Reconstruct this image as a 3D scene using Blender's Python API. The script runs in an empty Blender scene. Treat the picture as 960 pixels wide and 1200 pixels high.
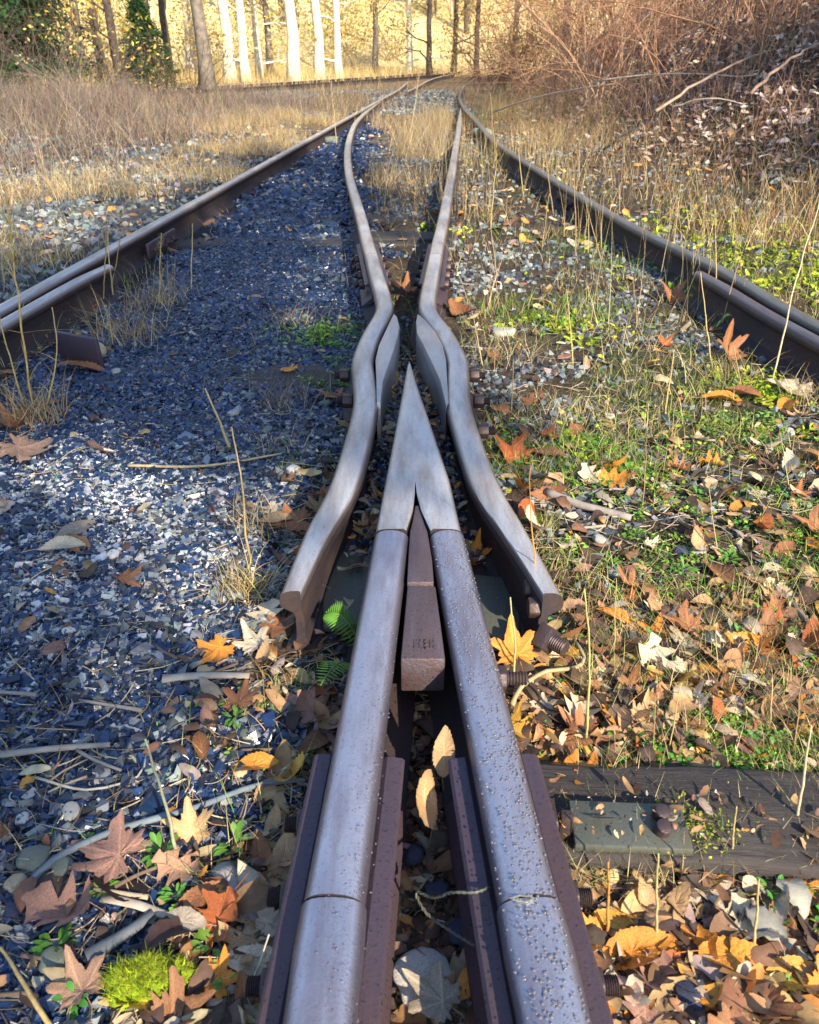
import bpy, bmesh, math, random
import numpy as np
from mathutils import Vector, Matrix, Euler
rng = np.random.default_rng(11)
random.seed(5)
R = math.radians
scene = bpy.context.scene
COL = scene.collection
PITCH = math.atan(538/960)
CAMZ = 0.97
SUN_AZ, SUN_EL = R(150), R(30)      # azimuth clockwise from the view direction: behind the camera, to the right
HEAD = 0.15

# ------------------------------------------------------------------ helpers
def at(px, py, z=0.02):
    """the world point at height z seen at a photo pixel"""
    u = (px-480)/960; v = (py-600)/960
    dz = v*math.cos(PITCH)+math.sin(PITCH)
    t = (CAMZ-z)/dz
    return (u*t, (math.cos(PITCH)-v*math.sin(PITCH))*t)

def project(x, y, z):
    x, y, z = np.asarray(x), np.asarray(y), np.asarray(z)-CAMZ
    d = y*math.cos(PITCH)-z*math.sin(PITCH)
    up = y*math.sin(PITCH)+z*math.cos(PITCH)
    d = np.maximum(d, 1e-3)
    return 480+960*x/d, 600-960*up/d

def _hash(ix, iy, s):
    h = (ix*374761393 + iy*668265263 + s*1442695041) & 0xffffffff
    h = ((h ^ (h >> 13))*1274126177) & 0xffffffff
    return ((h ^ (h >> 16)) & 0xffff)/65535.0

def vnoise(x, y, s=0):
    x = np.asarray(x, float); y = np.asarray(y, float)
    ix = np.floor(x).astype(np.int64); iy = np.floor(y).astype(np.int64)
    fx = x-ix; fy = y-iy
    fx = fx*fx*(3-2*fx); fy = fy*fy*(3-2*fy)
    a = _hash(ix, iy, s); b = _hash(ix+1, iy, s); c = _hash(ix, iy+1, s); d = _hash(ix+1, iy+1, s)
    return (a*(1-fx)+b*fx)*(1-fy)+(c*(1-fx)+d*fx)*fy

def fbm(x, y, s=0, o=4):
    r = 0; a = .5
    for k in range(o):
        r = r+a*vnoise(np.asarray(x)*2**k, np.asarray(y)*2**k, s+k*17); a *= .5
    return r

def sstep(a, b, x):
    t = np.clip((np.asarray(x, float)-a)/(b-a), 0, 1)
    return t*t*(3-2*t)

def bank_base(y):
    return np.interp(y, [0, 4, 6.5, 9, 13, 20, 40, 60], [5.2, 4.0, 3.1, 2.35, 2.15, 2.3, 5.5, 14])

def height(x, y):
    x = np.asarray(x, float); y = np.asarray(y, float)
    h = .006+.03*(fbm(x*2.3, y*2.3, 3)-.5)+.014*(fbm(x*11, y*11, 9, 2)-.4)
    # pocket between the two heel rails
    h = h-.03*sstep(1.25, .9, y)*sstep(.11, .05, np.abs(x-.03))
    # hollow under the flared wing ends
    d = x-bank_base(y)
    sp = np.where(d > 4, d, np.log1p(np.exp(np.clip(d*3, -20, 12)))/3)
    h = h+np.minimum(.62*sp, np.interp(y, [9, 14, 30], [5.0, 2.6, 2.2]))*sstep(-1, 1.5, y)*(1+.25*(fbm(x*.8, y*.8, 5)-.5))
    h = h+.05*(fbm(x*.7, y*.7, 8)-.5)*sstep(2.2, 4, np.abs(x))
    h = h+.10*sstep(-3.2, -7, x)*sstep(4, 9, y)+.5*sstep(-10, -25, x)
    h = h+np.minimum(.33*np.maximum(0, y-52), 16)
    return h

def tag(o, label=None, cat=None, group=None, kind=None):
    if label: o['label'] = label
    if cat: o['category'] = cat
    if group: o['group'] = group
    if kind: o['kind'] = kind
    return o

def empty(name, loc=(0, 0, 0), rz=0):
    o = bpy.data.objects.new(name, None); COL.objects.link(o)
    o.location = loc; o.rotation_euler = (0, 0, rz); o.empty_display_size = .05
    return o

def mesh(name, V, quads=None, tris=None, ngons=None, mat=None, parent=None, col=None, smooth=True, sharp=None, midx=None):
    V = np.asarray(V, np.float32).reshape(-1, 3)
    me = bpy.data.meshes.new(name)
    loops = []; starts = []; tot = []; n = 0
    for arr, k in ((quads, 4), (tris, 3)):
        if arr is not None and len(arr):
            arr = np.asarray(arr, np.int32).reshape(-1, k)
            loops.append(arr.ravel()); starts.append(n+np.arange(len(arr))*k); tot.append(np.full(len(arr), k)); n += arr.size
    if ngons:
        for g in ngons:
            loops.append(np.asarray(g, np.int32)); starts.append(np.array([n])); tot.append(np.array([len(g)])); n += len(g)
    L = np.concatenate(loops).astype(np.int32); S = np.concatenate(starts).astype(np.int32)
    me.vertices.add(len(V)); me.vertices.foreach_set('co', V.ravel())
    me.loops.add(len(L)); me.loops.foreach_set('vertex_index', L)
    me.polygons.add(len(S)); me.polygons.foreach_set('loop_start', S)
    me.polygons.foreach_set('use_smooth', np.full(len(S), bool(smooth)))
    if midx is not None: me.polygons.foreach_set('material_index', np.asarray(midx, np.int32))
    me.update(calc_edges=True); me.validate()
    if sharp: me.set_sharp_from_angle(angle=R(sharp))
    if col is not None:
        a = me.color_attributes.new('Col', 'FLOAT_COLOR', 'POINT')
        c = np.ones((len(V), 4), np.float32); c[:, :3] = np.asarray(col, np.float32).reshape(-1, 3)
        a.data.foreach_set('color', c.ravel())
    for m in (mat if isinstance(mat, (list, tuple)) else [mat]):
        if m: me.materials.append(m)
    o = bpy.data.objects.new(name, me); COL.objects.link(o)
    if parent: o.parent = parent
    return o

# ------------------------------------------------------------------ materials
def new_mat(name):
    m = bpy.data.materials.new(name); m.use_nodes = True
    nt = m.node_tree; return m, nt, nt.nodes['Principled BSDF']

def N(nt, t, **kw):
    n = nt.nodes.new(t)
    for k, v in kw.items():
        if k in n.inputs: n.inputs[k].default_value = v
        else: setattr(n, k, v)
    return n

def ramp(nt, stops, src):
    r = nt.nodes.new('ShaderNodeValToRGB'); cr = r.color_ramp
    while len(cr.elements) < len(stops): cr.elements.new(.5)
    for e, (p, c) in zip(cr.elements, stops):
        e.position = p; e.color = (*c, 1) if len(c) == 3 else c
    nt.links.new(src, r.inputs[0]); return r

def coords(nt, scale=1.0, kind='Object'):
    tc = nt.nodes.new('ShaderNodeTexCoord'); mp = nt.nodes.new('ShaderNodeMapping')
    mp.inputs['Scale'].default_value = (scale,)*3 if not hasattr(scale, '__len__') else scale
    nt.links.new(tc.outputs[kind], mp.inputs[0]); return mp.outputs[0]

def noise(nt, vec, scale, detail=5, rough=.6):
    n = nt.nodes.new('ShaderNodeTexNoise'); n.inputs['Scale'].default_value = scale
    n.inputs['Detail'].default_value = detail; n.inputs['Roughness'].default_value = rough
    if vec is not None: nt.links.new(vec, n.inputs['Vector'])
    return n.outputs['Fac']

def mixc(nt, fac, a, b, mode='MIX'):
    m = nt.nodes.new('ShaderNodeMix'); m.data_type = 'RGBA'; m.blend_type = mode
    for sock, v in ((m.inputs[0], fac), (m.inputs[6], a), (m.inputs[7], b)):
        if hasattr(v, 'links') or isinstance(v, bpy.types.NodeSocket): nt.links.new(v, sock)
        else: sock.default_value = v if not hasattr(v, '__len__') else (*v[:3], 1)
    return m.outputs[2]

def bump(nt, bsdf, h, strength=.3, dist=.01):
    b = nt.nodes.new('ShaderNodeBump'); b.inputs['Strength'].default_value = strength
    b.inputs['Distance'].default_value = dist
    nt.links.new(h, b.inputs['Height']); nt.links.new(b.outputs[0], bsdf.inputs['Normal'])

def steel(name, c0, c1, rust, rust_amt, metal, r0, r1, pits=.25, edge=None):
    m, nt, b = new_mat(name)
    v = coords(nt, 1); vs = coords(nt, (1, .16, 1))
    n1 = noise(nt, vs, 70, 8, .7); n2 = noise(nt, v, 230, 3); n3 = noise(nt, vs, 22, 7, .7)
    base = mixc(nt, n1, c0, c1)
    rr = ramp(nt, [(.5-rust_amt*.3, (0, 0, 0)), (.68, (1, 1, 1))], n3)
    base = mixc(nt, rr.outputs[0], base, rust)
    if edge:        # bright only where wheels have worn the top, dark and rusty towards the corners of the head
        at_ = nt.nodes.new('ShaderNodeAttribute'); at_.attribute_name = 'Col'
        ad = nt.nodes.new('ShaderNodeMath'); ad.operation = 'MULTIPLY_ADD'; ad.inputs[1].default_value = .55; nt.links.new(n3, ad.inputs[0]); nt.links.new(at_.outputs['Fac'], ad.inputs[2])
        wr_ = ramp(nt, [(.30, (0, 0, 0)), (.85, (1, 1, 1))], ad.outputs[0]); base = mixc(nt, wr_.outputs[0], edge, base)
    sp = ramp(nt, [(.60, (0, 0, 0)), (.70, (1, 1, 1))], n2)
    base = mixc(nt, sp.outputs[0], base, tuple(x*.45 for x in c0))
    nt.links.new(base, b.inputs['Base Color'])
    b.inputs['Metallic'].default_value = metal
    ro = ramp(nt, [(.3, (r0,)*3), (.75, (r1,)*3)], noise(nt, v, 90, 6, .7)); nt.links.new(ro.outputs[0], b.inputs['Roughness'])
    mx = nt.nodes.new('ShaderNodeMath'); mx.operation = 'ADD'
    nt.links.new(n1, mx.inputs[0]); nt.links.new(n2, mx.inputs[1])
    bump(nt, b, mx.outputs[0], pits, .0015)
    return m

def colored(name, rough=.7, spec=.4, var=.35, scale=30, trans=0.0, use_object=False, bumps=.0, sheen=0):
    m, nt, b = new_mat(name)
    if use_object:
        oi = nt.nodes.new('ShaderNodeObjectInfo'); c = oi.outputs['Color']
        if name == 'dry leaf single':
            va = nt.nodes.new('ShaderNodeAttribute'); va.attribute_name = 'Col'; c = mixc(nt, 1.0, c, va.outputs['Color'], 'MULTIPLY')
    else:
        at_ = nt.nodes.new('ShaderNodeAttribute'); at_.attribute_name = 'Col'; c = at_.outputs['Color']
    v = coords(nt, 1)
    n1 = noise(nt, v, scale, 5, .65)
    rr = ramp(nt, [(.3, (1-var,)*3), (.7, (1+var*.5,)*3)], n1)
    c2 = mixc(nt, 1.0, c, rr.outputs[0], 'MULTIPLY')
    nt.links.new(c2, b.inputs['Base Color'])
    b.inputs['Roughness'].default_value = rough
    b.inputs['Specular IOR Level'].default_value = spec
    if bumps: bump(nt, b, n1, bumps, .004)
    if trans:
        out = nt.nodes['Material Output']
        tr = nt.nodes.new('ShaderNodeBsdfTranslucent'); nt.links.new(c2, tr.inputs['Color'])
        ms = nt.nodes.new('ShaderNodeMixShader'); ms.inputs[0].default_value = trans
        nt.links.new(b.outputs[0], ms.inputs[1]); nt.links.new(tr.outputs[0], ms.inputs[2])
        nt.links.new(ms.outputs[0], out.inputs['Surface'])
    return m

M = {}
M['run'] = steel('worn running steel', (.64, .65, .68), (.42, .425, .455), (.31, .265, .255), .28, .5, .25, .46, .6, (.17, .14, .14))
M['heel'] = steel('weathered heel rail steel', (.42, .45, .56), (.27, .29, .39), (.22, .195, .24), .25, .6, .25, .44, .6, (.14, .125, .165))
M['insert'] = steel('throat insert steel', (.55, .54, .55), (.40, .385, .40), (.37, .32, .31), .22, .5, .3, .5, .5)
M['side'] = steel('rusted rail side', (.022, .019, .027), (.036, .029, .037), (.055, .034, .031), .42, .2, .6, .85, .6)
M['bar'] = steel('joint bar steel', (.060, .046, .072), (.095, .075, .11), (.095, .06, .065), .4, .45, .42, .62, .5)
M['block'] = steel('cast filler iron', (.085, .07, .088), (.17, .145, .168), (.11, .065, .066), .4, .5, .4, .6, .9)
M['plate'] = steel('base plate steel', (.08, .095, .09), (.13, .15, .14), (.10, .10, .075), .5, .3, .4, .62, .5)
M['bolt'] = steel('bolt steel', (.035, .032, .048), (.06, .052, .07), (.10, .055, .035), .45, .4, .4, .6, .6)
M['guard'] = steel('guard rail steel', (.26, .245, .265), (.15, .14, .155), (.15, .10, .09), .3, .6, .32, .5, .5, (.05, .043, .048))
M['stock'] = steel('stock rail steel', (.27, .275, .265), (.17, .175, .165), (.16, .14, .105), .35, .55, .38, .55, .5, (.07, .066, .06))
M['leaf'] = colored('dry leaf single', .55, .35, .45, 45, .18, True, .35)
M['litter'] = colored('leaf litter', .7, .25, .4, 40, .12, False, .3)
M['gravel'] = colored('slate gravel', .30, .8, .35, 70, 0, False, .25)
M['ballast'] = colored('ballast stone', .7, .35, .4, 40, 0, False, .4)
M['stone'] = colored('field stone', .75, .3, .4, 30, 0, True, .5)
M['grass'] = colored('grass blades', .6, .25, .3, 20, .25)
M['green'] = colored('weed leaves', .45, .4, .3, 40, .25, True, .2)
M['stalk'] = colored('dry stalk', .65, .25, .35, 60, 0, True, .3)
M['bark'] = colored('bark', .85, .15, .55, 9, 0, True, .7)
M['twig'] = colored('bare twig', .8, .15, .35, 25, 0, True, .3)
M['crown'] = colored('crown leaves', .6, .2, .3, 5, .3)
M['moss'] = colored('moss', .8, .15, .4, 60, .2)

def timber():
    m, nt, b = new_mat('creosoted timber')
    v = coords(nt, (1.2, 13, 13)); n1 = noise(nt, v, 1.6, 10, .75)
    v2 = coords(nt, 1); n2 = noise(nt, v2, 9, 5)
    r = ramp(nt, [(.32, (.012, .010, .010)), (.5, (.05, .04, .038)), (.72, (.14, .115, .10))], n1)
    c = mixc(nt, n2, r.outputs[0], (.03, .03, .035)); nt.links.new(c, b.inputs['Base Color'])
    b.inputs['Roughness'].default_value = .75; bump(nt, b, n1, .9, .012); return m
M['timber'] = timber()

def soil():
    m, nt, b = new_mat('ground soil')
    a = nt.nodes.new('ShaderNodeAttribute'); a.attribute_name = 'Col'
    v = coords(nt, 1); n1 = noise(nt, v, 35, 8, .7); n2 = noise(nt, v, 5, 5)
    rr = ramp(nt, [(.3, (.35,)*3), (.7, (1.5,)*3)], n1)
    c = mixc(nt, 1.0, a.outputs['Color'], rr.outputs[0], 'MULTIPLY')
    r2 = ramp(nt, [(.35, (.7,)*3), (.7, (1.25,)*3)], n2)
    c = mixc(nt, 1.0, c, r2.outputs[0], 'MULTIPLY')
    nt.links.new(c, b.inputs['Base Color']); b.inputs['Roughness'].default_value = .9
    b.inputs['Specular IOR Level'].default_value = .2
    bump(nt, b, n1, .8, .02); return m
M['soil'] = soil()
def water():
    m, nt, b = new_mat('water drop')
    b.inputs['Base Color'].default_value = (.22, .22, .27, 1)
    b.inputs['Roughness'].default_value = .16; b.inputs['Transmission Weight'].default_value = .45
    b.inputs['IOR'].default_value = 1.33
    return m
M['water'] = water()

# ------------------------------------------------------------------ ground
def axis(dense, edges):
    return np.unique(np.concatenate([dense, edges]))
gx = axis(np.arange(-2.0, 2.0, .03), np.concatenate([np.linspace(-2, -9, 60), np.linspace(2, 9, 90), -9-np.geomspace(.3, 170, 40), 9+np.geomspace(.3, 170, 40)]))
gy = axis(np.arange(.2, 5.0, .03), np.concatenate([np.linspace(5, 24, 170), 24+np.geomspace(.3, 190, 70), np.linspace(.2, -6, 30), -6-np.geomspace(.3, 60, 20)]))
GX, GY = np.meshgrid(gx, gy)
GZ = height(GX, GY)
gid = np.arange(GX.size).reshape(GX.shape)
gq = np.stack([gid[:-1, :-1], gid[:-1, 1:], gid[1:, 1:], gid[1:, :-1]], -1).reshape(-1, 4)
def ground_colour(x, y):
    dark = np.array([.022, .028, .045]); lit = np.array([.075, .055, .04]); green = np.array([.05, .075, .025])
    pale = np.array([.16, .15, .13]); gold = np.array([.74, .60, .32]); straw = np.array([.20, .15, .085])
    n = fbm(x*1.5, y*1.5, 21)
    w = sstep(.05, .35, -x-.3+.3*(n-.5))*sstep(2.1, 1.6, -x)       # slate bed of the left track
    c = lit[None]*(1-w[:, None])+dark[None]*w[:, None]
    g = sstep(.45, .6, fbm(x*1.2+3, y*1.2, 33))*sstep(.3, .7, x)*sstep(9, 5, y)
    c = c*(1-.6*g[:, None])+green*.6*g[:, None]
    w = sstep(1.6, 2.3, -x)*sstep(14, 8, y); c = c*(1-w[:, None])+pale*w[:, None]
    w = sstep(7, 14, y)*sstep(3, 1.5, x); c = c*(1-w[:, None])+straw*w[:, None]
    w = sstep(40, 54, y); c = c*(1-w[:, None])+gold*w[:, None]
    return c
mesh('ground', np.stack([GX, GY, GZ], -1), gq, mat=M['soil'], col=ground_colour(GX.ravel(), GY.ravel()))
bpy.data.objects['ground']['kind'] = 'structure'

# ------------------------------------------------------------------ rails
def profile(hw=.035, bw=.065, H=HEAD, web=.008):
    half = [(bw, 0), (bw, .009), (.034, .019), (.014, .027), (web+.001, .042), (web, .06), (web, .09), (web+.004, .102), (hw-.006, .111),
            (hw-.001, .115), (hw, .119), (hw, .128), (hw-.0018, .1345), (hw-.006, .1408), (hw-.013, .1458), (hw-.021, .1485), (0, .150)]
    k = H/.150
    r = [(x, z*k) for x, z in half]
    return np.array(r+[(-x, z) for x, z in r[-2::-1]])
HEAD_FIRST, HEAD_LAST = 11, 21          # edges of the profile that belong to the head's running surface

def spline(pts, step=.08):
    """Catmull-Rom through the points, resampled about every step metres"""
    P = np.array(pts, float); out = []
    Q = np.vstack([2*P[0]-P[1], P, 2*P[-1]-P[-2]])
    for i in range(1, len(Q)-2):
        n = max(2, int(np.linalg.norm(Q[i+1]-Q[i])/step))
        t = np.linspace(0, 1, n, endpoint=False)[:, None]
        p0, p1, p2, p3 = Q[i-1], Q[i], Q[i+1], Q[i+2]
        out.append(.5*((2*p1)+(-p0+p2)*t+(2*p0-5*p1+4*p2-p3)*t*t+(-p0+3*p1-3*p2+p3)*t**3))
    out.append(P[-1:]); return np.vstack(out)

def sweep(name, path, prof, mats, parent=None, fn=None, head=(HEAD_FIRST, HEAD_LAST), z0=0.0, sharp=38):
    path = np.asarray(path, float); n = len(path); k = len(prof)
    T = np.gradient(path[:, :2], axis=0); T /= np.linalg.norm(T, axis=1)[:, None]
    S = np.stack([T[:, 1], -T[:, 0]], 1)                   # to the right of travel
    s = np.concatenate([[0], np.cumsum(np.linalg.norm(np.diff(path[:, :2], axis=0), axis=1))])
    V = np.zeros((n, k, 3))
    for i in range(n):
        u = prof[:, 0].copy(); z = prof[:, 1].copy()
        if fn: u, z = fn(u, z, s[i], s[-1])
        V[i, :, 0] = path[i, 0]+S[i, 0]*u; V[i, :, 1] = path[i, 1]+S[i, 1]*u
        V[i, :, 2] = z+z0+(path[i, 2] if path.shape[1] > 2 else 0)
    ids = np.arange(n*k).reshape(n, k); nx = np.roll(ids, -1, axis=1)
    q = np.stack([ids[:-1], nx[:-1], nx[1:], ids[1:]], -1).reshape(-1, 4)
    mi = np.zeros((n-1, k), int); mi[:, :] = 1
    if head: mi[:, head[0]:head[1]] = 0
    mi = np.concatenate([mi.ravel(), [1, 1]])
    worn = None
    if head:
        wv = np.where(prof[:, 1] > .118, 1-sstep(.42, .98, np.abs(prof[:, 0])/np.abs(prof[:, 0][prof[:, 1] > .118]).max()), 0)
        worn = np.repeat(np.tile(wv, n)[:, None], 3, 1)
    return mesh(name, V, q, ngons=[list(ids[0]), list(ids[-1][::-1])], mat=mats, parent=parent, sharp=sharp, midx=mi, col=worn)

def rail(name, pts, label, mats, fn=None, step=.1, straight=False, prof=None):
    r = empty(name, (0, 0, 0)); P = np.array(pts, float) if straight else spline(pts, step)
    r.location = (P[0][0], P[0][1], 0)
    loc = P.copy(); loc[:, :2] -= P[0][:2]
    sweep('rail_body', loc, profile() if prof is None else prof, mats, r, fn)
    tag(r, label, 'rail'); return r

def on_line(a, b, t): return (a[0]+(b[0]-a[0])*t, a[1]+(b[1]-a[1])*t)

def box_bm(sx, sy, sz, bev=.003, seg=2):
    bm = bmesh.new(); bmesh.ops.create_cube(bm, size=1)
    for v in bm.verts: v.co = Vector((v.co.x*sx, v.co.y*sy, v.co.z*sz))
    if bev: bmesh.ops.bevel(bm, geom=list(bm.edges), offset=bev, segments=seg, profile=.5, affect='EDGES')
    return bm
def bm_obj(name, bm, mat, parent=None, loc=(0, 0, 0), rot=(0, 0, 0), smooth=35):
    me = bpy.data.meshes.new(name); bm.to_mesh(me); bm.free(); me.materials.append(mat)
    if smooth:
        me.polygons.foreach_set('use_smooth', np.ones(len(me.polygons), bool)); me.set_sharp_from_angle(angle=R(smooth))
    o = bpy.data.objects.new(name, me); COL.objects.link(o); o.location = loc; o.rotation_euler = rot
    if parent: o.parent = parent
    return o
def hex_bm(r, h, sides=6, bev=.002):
    bm = bmesh.new(); bmesh.ops.create_cone(bm, cap_ends=True, segments=sides, radius1=r, radius2=r, depth=h)
    if bev: bmesh.ops.bevel(bm, geom=list(bm.edges), offset=bev, segments=2, profile=.5, affect='EDGES')
    return bm
def thread_bm(r, h, turns=7):
    bm = bmesh.new(); rings = turns*2+1; seg = 14; vs = []
    for i in range(rings):
        rr = r if i % 2 else r*.84
        vs.append([bm.verts.new((rr*math.cos(2*math.pi*k/seg), rr*math.sin(2*math.pi*k/seg), h*i/(rings-1))) for k in range(seg)])
    for a, b in zip(vs, vs[1:]):
        for k in range(seg): bm.faces.new((a[k], a[(k+1) % seg], b[(k+1) % seg], b[k]))
    bm.faces.new(vs[-1]); bm.faces.new(vs[0][::-1]); return bm
def bolt(parent, loc, side, square=False, r=.019, ln=.02, thread=.035, part='bolt'):
    """a nut with the threaded end sticking out sideways; side = +1 to the right, -1 to the left"""
    o = bm_obj(part, hex_bm(r*(1.25 if square else 1.1), ln, 4 if square else 6, .003), M['bolt'], parent, loc, (0, R(90)*side, 0))
    if square: o.rotation_euler = (R(45), R(90)*side, 0)
    if thread: bm_obj('thread', thread_bm(r*.6, thread), M['bolt'], o, (0, 0, ln*.45))
    return o

# pixel-measured lines of the heads, scaled to the world by at(.., HEAD)
def hp(px, py): return at(px, py, HEAD)
K = .8913
HL = lambda x, y: (x*K, y*K)
LH0, LH1 = HL(-.040, 1.560), HL(-.112, .10)
RH0, RH1 = HL(.083, 1.560), HL(.192, .10)
LJ, RJ = HL(-.096, .661), HL(.152, .661)                 # the rail joints near the camera

def heel(a, j, b, nm, lab):
    root = empty('heel_rail', (a[0], a[1], 0)); tag(root, lab, 'rail', 'heel rails of the frog')
    d = np.array([j[0]-a[0], j[1]-a[1]]); d /= np.linalg.norm(d); loc = lambda p: (p[0]-a[0], p[1]-a[1])
    j1 = (j[0]-d[0]*.0012, j[1]-d[1]*.0012); j2 = (j[0]+d[0]*.0012, j[1]+d[1]*.0012)
    L1 = np.array([loc(on_line(a, j1, t)) for t in np.linspace(0, 1, 12)])
    sweep('rail_body', L1, profile(), [M['heel'], M['side']], root)
    L2 = np.array([loc(on_line(j2, b, t)) for t in np.linspace(0, 1, 10)])
    def worn(u, z, s, t):
        dip = .0022*math.exp(-s/.04); k = 1+.05*math.exp(-((s-.05)/.05)**2)
        return u*np.where(z > .11, 1.02*k, 1), z-np.where(z > .12, dip, 0)
    sweep('rail_body', L2, profile(.036), [M['heel'], M['side']], root, worn)
    # angle bars on both sides of the joint
    cs = np.array([(.0095, .036), (.058, .0095), (.064, .0105), (.066, .016), (.060, .024), (.024, .050), (.022, .080), (.030, .092), (.052, .094), (.0625, .1005), (.064, .1065), (.060, .1105), (.040, .1125), (.0135, .099), (.0095, .085)])
    jl = loc(j); bar0 = (jl[0]-d[0]*.245, jl[1]-d[1]*.245); bar1 = (jl[0]+d[0]*.34, jl[1]+d[1]*.34)
    for sd in (1, -1):
        pr = cs*np.array([sd, 1.0]); pr = pr if sd < 0 else pr[::-1]
        L = np.array([on_line(bar0, bar1, t) for t in np.linspace(0, 1, 8)])
        ob = sweep('joint_bar', L, pr, [M['bar'], M['bar']], root, head=None, sharp=30)
        # travel is towards the camera, so +u is to the left in the picture
        sv = np.array([d[1], -d[0]])*sd
        for q in (-.165, -.055, .055, .165):
            inner = (sv[0] > 0) == (j[0] < .03); c = np.array(jl)+d*q+sv*(.046 if inner else .066)
            o = bolt(ob, (c[0], c[1], .062), 1 if sv[0] > 0 else -1, False, .019, .02, 0 if inner else .018)
    return root
heel_l = heel(LH0, LJ, LH1, 'l', 'left heel rail of the frog, pale pitted head meeting a bolted joint')
heel_r = heel(RH0, RJ, RH1, 'r', 'right heel rail of the frog, covered with water drops, bright scratch at joint')
# small bright scratch mark on the right rail just before the joint: a chipped lip of metal
def chip():
    x, y = hp(613, 1052); r = .006
    V = []; pts = [(-.024, .000), (-.006, .004), (.016, .002), (.022, -.001), (.004, -.006), (-.014, -.003)]
    n = len(pts)
    for k, s in ((0, 1.0), (1, 1.0), (2, .72), (3, .72)):
        for (a, b) in pts: V.append((a*s*.62, b*s, (.0 if k in (0, 3) else .0016)))
    q = []
    for k in range(3):
        for i in range(n): q.append((k*n+i, k*n+(i+1) % n, (k+1)*n+(i+1) % n, (k+1)*n+i))
    o = mesh('chipped_lip', V, q, mat=M['chipm'], parent=heel_r, smooth=False)
    o.location = (x-heel_r.location.x, y-heel_r.location.y, .1485)
M['chipm'] = steel('bright chip', (.8, .76, .6), (.6, .55, .42), (.5, .4, .25), .2, .8, .3, .4, .2)
chip()

# -- the frog
frog = empty('railway_frog', (0, HL(0, 1.56)[1], 0))
tag(frog, 'rusty steel railway frog with pointed V nose between two bent wing rails', 'railway frog')
FY = frog.location.y
def flocal(p): return (p[0]-frog.location.x, p[1]-FY)
# nose: two planed legs that meet in a seam
ys = np.linspace(HL(0, 1.566)[1], HL(0, 2.717)[1], 40)
def nose(side):
    V = []; n = len(ys); prof_n = 0
    for Y in ys:
        y = Y/K
        out = np.interp(y, [1.564, 1.829, 2.1, 2.4, 2.66, 2.705, 2.717], [.0762, .0595, .0425, .0245, .0095, .005, .0015]) if side < 0 else \
              np.interp(y, [1.564, 1.829, 2.1, 2.4, 2.66, 2.705, 2.717], [.116, .0995, .0700, .0355, .0085, .0045, .0015])
        cx = np.interp(y, [1.564, 1.80, 2.717], [.020, .0135, 0])
        gap = np.interp(y, [1.50, 1.566, 1.66, 1.74, 1.80], [.034, .027, .0095, .0025, 0])
        inn = cx+side*gap
        o = side*out
        dip = .006*sstep(2.35, 2.717, y)
        top = HEAD-dip
        rd = min(.013, abs(o-inn)*.45)
        sec = [(inn, .02), (inn, top-.0045*(gap > .002)-.0004), (inn+side*min(.006, abs(o-inn)*.3)*(1 if gap > .002 else .3), top)]
        sec += [(o-side*rd*2.0, top-.0006), (o-side*rd, top-.002), (o-side*rd*.35, top-.005), (o, top-.0115), (o, top-.030), (o-side*min(.022, abs(o-inn)*.5), .1025),
                (o-side*min(.024, abs(o-inn)*.55), .045), (o+side*.006, .024), (o+side*.012, .0), (inn, 0)]
        V.append([(x*K if False else x*K, Y-FY, z) for x, z in sec])
    k = len(V[0]); V = np.array(V); ids = np.arange(n*k).reshape(n, k); nx = np.roll(ids, -1, 1)
    q = np.stack([ids[:-1], ids[1:], nx[1:], nx[:-1]], -1)
    if side < 0: q = q[..., ::-1]
    mi = np.ones((n-1, k), int); mi[:, 1:7] = 0
    return mesh('point_rail', V, q.reshape(-1, 4), ngons=[list(ids[0]), list(ids[-1])], mat=[M['run'], M['side']], parent=frog, sharp=40, col=np.repeat(np.tile([0, .5, .9, 1, .75, .35, 0, 0, 0, 0, 0, 0, 0], n)[:, None], 3, 1),
                midx=np.concatenate([mi.ravel(), [1, 1]]))
nose(-1); nose(1)

LW = [(-.2200, 1.332), (-.197, 1.564), (-.158, 1.829), (-.134, 2.295), (-.1475, 2.54), (-.163, 2.754), (-.146, 3.02), (-.113, 3.28), (-.104, 3.42), (-.118, 3.62), (-.155, 3.965), (-.200, 4.42)]
RW = [(.267, 1.324), (.228, 1.564), (.184, 1.829), (.1515, 2.295), (.1585, 2.54), (.1655, 2.754), (.138, 3.02), (.091, 3.28), (.0765, 3.42), (.083, 3.62), (.106, 3.965), (.137, 4.42)]
def flare(side):
    def fn(u, z, s, L):
        # near end planed away towards the frog, below the crown it slopes to the web
        lim = np.interp(s, [0, .12, .30, .50], [.004, .012, .026, .036])
        uu = u*side
        head = z > .10
        slope = np.clip((HEAD-z)/.05, 0, 1)
        l2 = lim+(0.010-lim)*0*slope
        m = np.where(head & (uu > l2), l2, uu)
        drop = .004*np.interp(s, [0, .3], [1, 0])
        nar = np.interp(s, [0, .16, .17], [.030, .030, .066])
        m = np.where(~head, np.clip(m, -nar, nar), m)
        return m*side, z-np.where(head, drop, 0)
    return fn
def wing(P, side, lab):
    L = spline([flocal(HL(*p)) for p in P], .035)
    o = sweep('wing_rail', L, profile(), [M['run'], M['side']], frog, flare(side)); o['label'] = lab
    return o
wl = wing(LW, 1, 'left bent wing rail with cut near end'); wr = wing(RW, -1, 'right bent wing rail with bolts at cut near end')
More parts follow.
